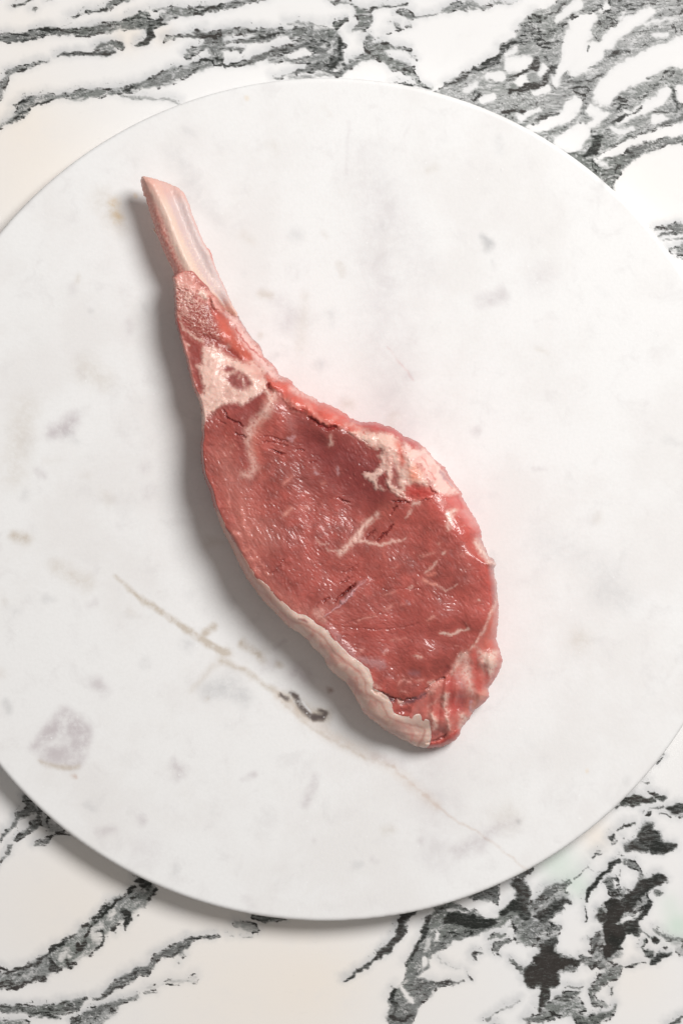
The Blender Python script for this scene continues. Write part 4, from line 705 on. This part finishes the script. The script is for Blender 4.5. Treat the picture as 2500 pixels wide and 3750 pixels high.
def bundles(X, Y):
    """thin creases around bundles"""
    a = perlin(X / 34 + 0.4 * perlin(X / 20, Y / 20, 5), Y / 24, 141); return sstep(0.07, 0.0, np.abs(a))

# tops and edge roundness of the body, controlled by a few heights (mm above the board)
TOPS = [(660,1020,25),(700,1100,25),(760,1080,22),(760,1200,24),(860,1170,18),(720,1300,24),(880,1260,21),(950,1300,18),(760,1420,26),(900,1400,26),(1040,1420,24),(780,1600,27),(900,1560,28),(1000,1500,29),(1080,1480,28),(1200,1560,30),(1150,1650,27),(860,1850,29),(1000,1800,28.5),(1200,1800,27),(1350,1650,28.7),(1300,1850,26),(1450,1620,30.5),(1550,1750,32),(1500,1850,30.5),(1620,1850,31),(1480,1950,29),(1650,1980,31),(1700,2100,31),(1450,2100,30),(1250,2050,29),(1000,2050,30),(1100,2200,30),(1150,2280,31),(1350,2250,30.5),(1600,2250,31),(1740,2250,30),(1780,2400,24),(1700,2350,27),(1550,2400,30),(1350,2400,30),(1400,2500,29),(1500,2520,27),(1640,2500,24),(1760,2480,20),(1600,2620,19),(1700,2600,16),(1450,2600,25),(1600,2700,13),(1540,2690,15),(1250,2420,31)]
EDGE = [(640,1050,8),(650,1250,8),(690,1380,10),(735,1550,12),(740,1700,12),(780,1850,16),(880,2080,40),(980,2220,60),(1080,2310,70),(1200,2440,110),(1330,2610,110),(1480,2710,90),(1600,2740,60),(1700,2650,60),(1780,2550,60),(1830,2420,50),(1820,2250,34),(1810,2080,34),(1760,1950,90),(1690,1810,110),(1600,1680,110),(1480,1600,70),(1300,1530,60),(1150,1460,55),(1050,1390,50),(950,1270,60),(860,1160,30)]
TOPS = [(a, b, c * 0.001) for a, b, c in TOPS]
def body_height(X, Y, D):
    T = idw(X, Y, TOPS, 3.2); R = idw(X, Y, EDGE, 4)
    t = np.clip(D / R, 0, 1); ze = 0.32 * T + 0.001
    cap = sstep(900, 1150, Y - 0.9 * (X - 1250) + 0 * X - 1000) * 0; pw = idw(X, Y, [(700,1300,2),(760,1750,2.2),(900,2150,2.4),(1050,2300,2.9),(1200,2450,3.4),(1330,2610,3.4),(1480,2710,2.8),(1600,2740,2),(1830,2400,2),(1760,1950,2.2),(1650,1780,2.2),(1300,1540,2),(1000,1370,2)], 4)
    f = (1 - np.clip((1 - t), 0, 1) ** pw * 0.9999) ** (1 / pw)
    return ZB + ze + (T - ze) * f
def under(X, Y, D, zt):
    base = idw(X, Y, [(640,1050,9),(700,1200,6),(740,1400,1.5),(900,1250,5),(1000,1400,1),(1200,1900,0),(1500,2300,0),(760,1700,0)], 3) * 0.001
    t = np.clip(D / 50.0, 0, 1)
    T0 = body_height(X, Y, 0 * D) if False else None
    return np.minimum(ZB + 0.0004 + base + 0.008 * (1 - np.sqrt(1 - (1 - t) ** 2 * 0.9999)), zt - 0.0008)

body_cache = {}
def part_sd(extra=None, grow=14.0):
    def f(X, Y):
        d = sdf(X + 2.2 * perlin(X / 14, Y / 14, 201) + 1.2 * perlin(X / 5, Y / 5, 202), Y + 2.2 * perlin(X / 14, Y / 14, 203) + 1.2 * perlin(X / 5, Y / 5, 204), BODY)
        if extra is not None: d = np.minimum(d, sdf(X, Y, extra) + grow)
        else:                                 # the lean tucks in behind the pieces that wrap round it
            o = np.zeros(len(X))
            for p in (CAP, RIBM, SIDE, TAIL):
                i, q = sdf_loc(X, Y, p, 5); o[i] = np.maximum(o[i], sstep(0, 10, q))
            d = d - 5.0 * o
        return d
    return f
def drop_out(X, Y, poly):       # how far a part sinks outside its own region
    d = sdf(X, Y, poly); o = np.clip(-d, 0, 60) / 14.0
    return 0.0022 * np.minimum(o * o, 1.4)
def drop_in(X, Y, polys):
    r = np.zeros(len(X))
    for p in polys:
        i, d = sdf_loc(X, Y, p, 5); o = np.clip(d, 0, 60) / 14.0
        r[i] = np.maximum(r[i], 0.0022 * np.minimum(o * o, 1.4))
    return r
ORIGIN = np.array([0.0, 0.0, ZB]); ORIGIN[:2] = world_xyz(np.array([1200.]), np.array([1950.]), np.array([ZB]))[0, :2]
chop = bpy.data.objects.new('raw_chop', None); scene.collection.objects.link(chop); chop.location = ORIGIN
chop['label'] = 'raw chop with long bare rib bone and white fat edge on the round board'; chop['category'] = 'raw meat'

def build_body_part(name, poly, mat, base, own_relief, fib, step=2.5, others=None, sink=True, bbox=None, bumpy=0.0):
    pd = BODY if poly is None else poly
    if bbox is None:
        xs = [p[0] for p in pd]; ys = [p[1] for p in pd]
        bbox = (max(min(xs) - 22, 600), max(min(ys) - 22, 950), min(max(xs) + 22, 1860), min(max(ys) + 22, 2760))
    store = {}
    def top(X, Y, D):
        Db = np.maximum(sdf(X, Y, BODY), 0)
        C, ft, H = paint(X, Y, base); store['p'] = (C, ft)
        z = body_height(X, Y, Db)
        inner = sstep(0, 14, Db)
        z = z + H * inner
        lean = (1 - ft)
        z = z + 0.00010 * fib * fibre(X, Y) * (1 + 0.9 * fbm(X / 90, Y / 90, 305, 2)) * lean * inner - 0.00010 * fib * bundles(X, Y) * lean * inner
        z = z + inner * 0.00026 * fbm(X / 70, Y / 70, 301, 3) + inner * 0.00018 * bumpy * fbm(X / 20, Y / 20, 303, 3)
        z = z + own_relief(X, Y, Db)
        if poly is not None: z = z - drop_out(X, Y, poly)
        if others: z = z - drop_in(X, Y, others)
        return z
    def colour(X, Y, D, zt):
        C, ft = store['p']
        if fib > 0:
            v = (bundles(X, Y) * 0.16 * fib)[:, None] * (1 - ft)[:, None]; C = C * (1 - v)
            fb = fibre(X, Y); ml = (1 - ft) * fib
            C = C * (1 + (np.clip(fb, -1, 1) * 0.11 * ml)[:, None])  # relief shading put into the colour: fibre valleys darker, ridges lighter
            fl = (sstep(.50, .8, fb) * .6 * ml * sstep(-.3, .3, fbm(X / 60, Y / 60, 315, 2)))[:, None]; C = C * (1 - fl) + lin((222, 158, 146)) * fl  # pale dashes painted in as the wet glints on the fibres
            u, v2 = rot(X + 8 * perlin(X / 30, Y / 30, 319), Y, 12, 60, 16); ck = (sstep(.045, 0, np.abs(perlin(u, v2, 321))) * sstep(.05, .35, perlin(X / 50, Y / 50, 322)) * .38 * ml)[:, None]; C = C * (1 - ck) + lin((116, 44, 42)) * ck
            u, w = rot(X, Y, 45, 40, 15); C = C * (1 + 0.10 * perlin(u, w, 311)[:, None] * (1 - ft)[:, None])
        C = store.get('post', lambda a, b, c, d: c)(X, Y, C, D)
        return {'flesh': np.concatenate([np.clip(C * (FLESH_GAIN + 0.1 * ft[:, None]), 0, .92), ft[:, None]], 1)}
    if name == 'fat_cap': store['post'] = cap_colour
    return solid(name, bbox, step, part_sd(poly), top, under, colour, mat, chop, ORIGIN)
FLESH_GAIN = 0.86
def cap_dist(X, Y):
    d = np.full(len(X), 1e9)
    for a, b in zip(CAP_IN[:-1], CAP_IN[1:]): d = np.minimum(d, seg(X, Y, a, b)[0])
    return d
def cap_relief(X, Y, Db):
    d = cap_dist(X, Y); lip = np.exp(-((d - 12) / 13.0) ** 2)
    st_ = perlin(d / 19.0 + 0.8 * perlin(X / 60, Y / 60, 402), (X + Y) / 260.0, 401)
    return (0.0003 * lip + 0.0004 * fbm(X / 70, Y / 60, 404, 2) + 0.00016 * st_ * sstep(14, 40, d)) * sstep(700, 980, X) * sstep(0, 10, Db)
def cap_colour(X, Y, C, D):
    d = cap_dist(X, Y)
    w = 4 * perlin(X / 30, Y / 30, 411)
    lip = np.exp(-((d + w - 10) / 14.0) ** 2)[:, None]
    C = np.tile(lin((236, 202, 188)), (len(X), 1))
    v = fbm((d + 10 * perlin(X / 60, Y / 60, 421)) / 16.0, (X + Y) / 170.0, 413, 3)[:, None]; pk = sstep(.0, .5, fbm(X / 40, Y / 40, 417, 3))[:, None] * .5; C = C * (1 - pk) + lin((222, 160, 150)) * pk
    C = C * (1 + 0.08 * v) * (1 - np.clip(v - .2, 0, 1) * np.array([.15, .5, .5]))
    C = C * (1 - lip * .6) + lin((242, 214, 200)) * lip * .6
    pl = np.exp(-((d + w - 27) / 4.5) ** 2)[:, None] * sstep(820, 1000, X)[:, None] * 0.45
    C = C * (1 - pl) + lin((196, 120, 108)) * pl
    up = (1 - sstep(850, 1120, X))[:, None] * .75; C = C * (1 - up) + lin((206, 146, 132)) * up
    i, m = stroke(X, Y, tr(700, 1850, S3, [(1030,1090,6),(1080,1100,13),(1110,1120,5)]), 6); m = (m * .8)[:, None]; C[i] = C[i] * (1 - m) + lin((150, 70, 72)) * m
    for pts in ([(620,1890)], ): pass
    for pts in (tr(1050,2200,S3,[(600,780,14),(680,860,22),(760,900,10)]), tr(1050,2200,S3,[(740,1040,12),(840,1110,14),(960,1180,10)])):
        i, m = stroke(X, Y, pts, 12); m = (m * .4)[:, None]; C[i] = C[i] * (1 - m) + lin((190, 120, 112)) * m
    for pts in (tr(1050,2200,S3,[(880,1200,16),(1000,1260,18),(1120,1300,14)]), tr(1050,2200,S3,[(1050,1250,8),(1200,1290,8),(1370,1290,5)])):
        i, m = stroke(X, Y, pts, 8); m = (m * .55)[:, None]; C[i] = C[i] * (1 - m) + lin((170, 122, 116)) * m
    return C
zero = lambda X, Y, D: 0.0 * X
m_lean = flesh_material('lean_flesh', 0.12, (0.002, 0.0008, 0.0006), coat=0.5, bump=0.2, rough=0.42)
m_fat = flesh_material('fat_flesh', 0.45, (0.006, 0.003, 0.002), coat=0.2, bump=0.3, rough=0.45)
m_rib = flesh_material('rib_flesh', 0.25, coat=0.28, bump=0.22, rough=0.4)
def side_relief(X, Y, D): return 0.0006 * fbm(X / 45, Y / 30, 331, 3)
def tail_relief(X, Y, D):
    u, v = rot(X, Y, 100, 120, 22); return 0.0009 * perlin(u, v, 341) * sstep(0, 20, D)
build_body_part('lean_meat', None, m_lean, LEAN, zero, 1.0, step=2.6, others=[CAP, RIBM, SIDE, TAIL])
build_body_part('rib_meat', RIBM, m_rib, (190, 106, 98), zero, 0.3, bumpy=0.9)
build_body_part('side_fat', SIDE, m_rib, (222, 120, 110), side_relief, 0.15, bumpy=1.0)
build_body_part('tail_flap', TAIL, m_rib, (206, 106, 98), tail_relief, 0.2, bumpy=1.2)
build_body_part('fat_cap', CAP, m_fat, FAT, cap_relief, 0.0, bumpy=0.3)

# ------------------------------------------------------------------ rib bone
AX0 = np.array([545.0, 640.0]); AX1 = np.array([790.0, 1180.0])
def build_bone():
    ridge = tr(450, 600, 0.3189, [(225,150),(300,300),(380,450),(470,650),(540,850),(620,1040),(700,1200),(800,1420)])
    inner = tr(450, 600, 0.3189, [(420,170),(480,330),(560,520),(640,720),(720,900),(800,1080),(900,1260),(1040,1450)])
    def side(X, Y, line):
        """signed distance to a line, positive to its right"""
        d = np.full(len(X), 1e9); s = np.ones(len(X))
        for a, b in zip(line[:-1], line[1:]):
            dd, t = seg(X, Y, a, b); cr = (b[0] - a[0]) * (Y - a[1]) - (b[1] - a[1]) * (X - a[0])
            m = dd < d; d = np.where(m, dd, d); s = np.where(m, np.where(cr < 0, 1, -1), s)
        return d * s
    def height(X, Y, D):
        r = side(X, Y, ridge); q = side(X, Y, inner)
        base = idw(X, Y, [(560,660,21),(600,800,21.5),(680,950,22),(760,1080,21),(850,1150,17)], 3) * .001
        crown = 0.0022 * np.exp(-((r - 22) / 26.0) ** 2)
        trough = -0.0017 * np.exp(-((q - 24) / 30.0) ** 2)
        z = ZB + base + crown + trough - 0.0016 * sstep(10, 110, r)
        Rr = np.where(r < 0, 30.0, 22.0)
        t = np.clip(D / Rr, 0, 1)
        z = z - np.where(r < 0, 0.0085, 0.0032) * (1 - np.sqrt(1 - (1 - t) ** 2 * .9999))
        z = z + 0.00012 * fbm(X / 9, Y / 22, 501, 3) + 0.00012 * perlin(X / 30, Y / 50, 503)
        return z - 0.006 * sstep(1060, 1170, Y) * sstep(-10, 30, D)
    def bottom(X, Y, D, zt):
        return np.minimum(ZB + 0.0095 + 0.005 * (1 - np.sqrt(1 - (1 - np.clip(D / 50., 0, 1)) ** 2 * .9999)), zt - 0.0008)
    def colour(X, Y, D, zt):
        r = side(X, Y, ridge) + 3 * perlin(X / 18, Y / 18, 511); q = side(X, Y, inner) + 4 * perlin(X / 25, Y / 25, 512)
        C = np.tile(lin((244, 210, 196)), (len(X), 1))
        def lay(col, a):
            nonlocal C
            a = np.clip(a, 0, 1)[:, None]; C = C * (1 - a) + lin(col) * a
        lay((222, 208, 210), .7 * np.exp(-((q - 40) / 36.0) ** 2)); lay((216, 190, 198), .4 * np.exp(-((q - 6) / 9.0) ** 2))
        lay((246, 220, 200), .6 * np.exp(-((r - 30) / 14.0) ** 2)); lay((238, 176, 166), .5 * sstep(9, 0, D) * (r > 0)); lay((240, 188, 174), .8 * sstep(60, 15, np.hypot(X - 545, Y - 655)))
        lay((238, 186, 172), .6 * sstep(760, 690, Y) * (q > -40))
        lay((234, 154, 142), .9 * sstep(12, -20, r)); 
        sp = fbm(X / 7, Y / 11, 521, 3); lay((196, 104, 98), .45 * sstep(0.02, .3, sp) * sstep(4, -4, r) * sstep(700, 860, Y)); lay((246, 205, 190), .5 * sstep(0.12, .35, -sp) * sstep(8, -3, r))
        lay((250, 226, 206), .6 * sstep(.1, .4, fbm(X / 6, Y / 6, 531, 2)) * sstep(820, 900, Y) * sstep(-8, 6, r) * sstep(40, 10, q)); lay((226, 128, 118), .8 * sstep(8, 0, D) * sstep(905, 915, Y) * sstep(960, 940, Y) * (r > 0))
        return {'flesh': np.concatenate([np.clip(C * 0.88, 0, .92), np.full((len(X), 1), .8)], 1)}
    def sd(X, Y): return sdf(X + 1.6 * perlin(X / 10, Y / 10, 541), Y + 1.6 * perlin(X / 10, Y / 10, 542), BONE)
    m = flesh_material('bone_surface', 0.2, (0.003, 0.002, 0.0015), coat=0.15, bump=0.3, rough=0.45)
    solid('rib_bone', (500, 630, 885, 1200), 2.4, sd, height, bottom, colour, m, chop, ORIGIN)
    # a thin sliver of sinew standing off the bone's lower left edge
    SL = tr(450, 600, 0.3189, [(342,742),(352,740),(372,758),(388,790),(400,815),(392,812),(372,790),(352,765)])
    def c2(X, Y, D, zt): return {'flesh': np.concatenate([np.tile(lin((226, 196, 180)), (len(X), 1)), np.ones((len(X), 1))], 1)}
    solid('sinew_strand', (553, 830, 585, 866), 1.0, lambda X, Y: sdf(X, Y, SL), lambda X, Y, D: ZB + 0.0125 + 0.0004 * np.clip(D / 2, 0, 1), lambda X, Y, D, zt: zt - 0.0008 * np.clip(D / 2, 0.05, 1), c2, m, chop, ORIGIN)
build_bone()
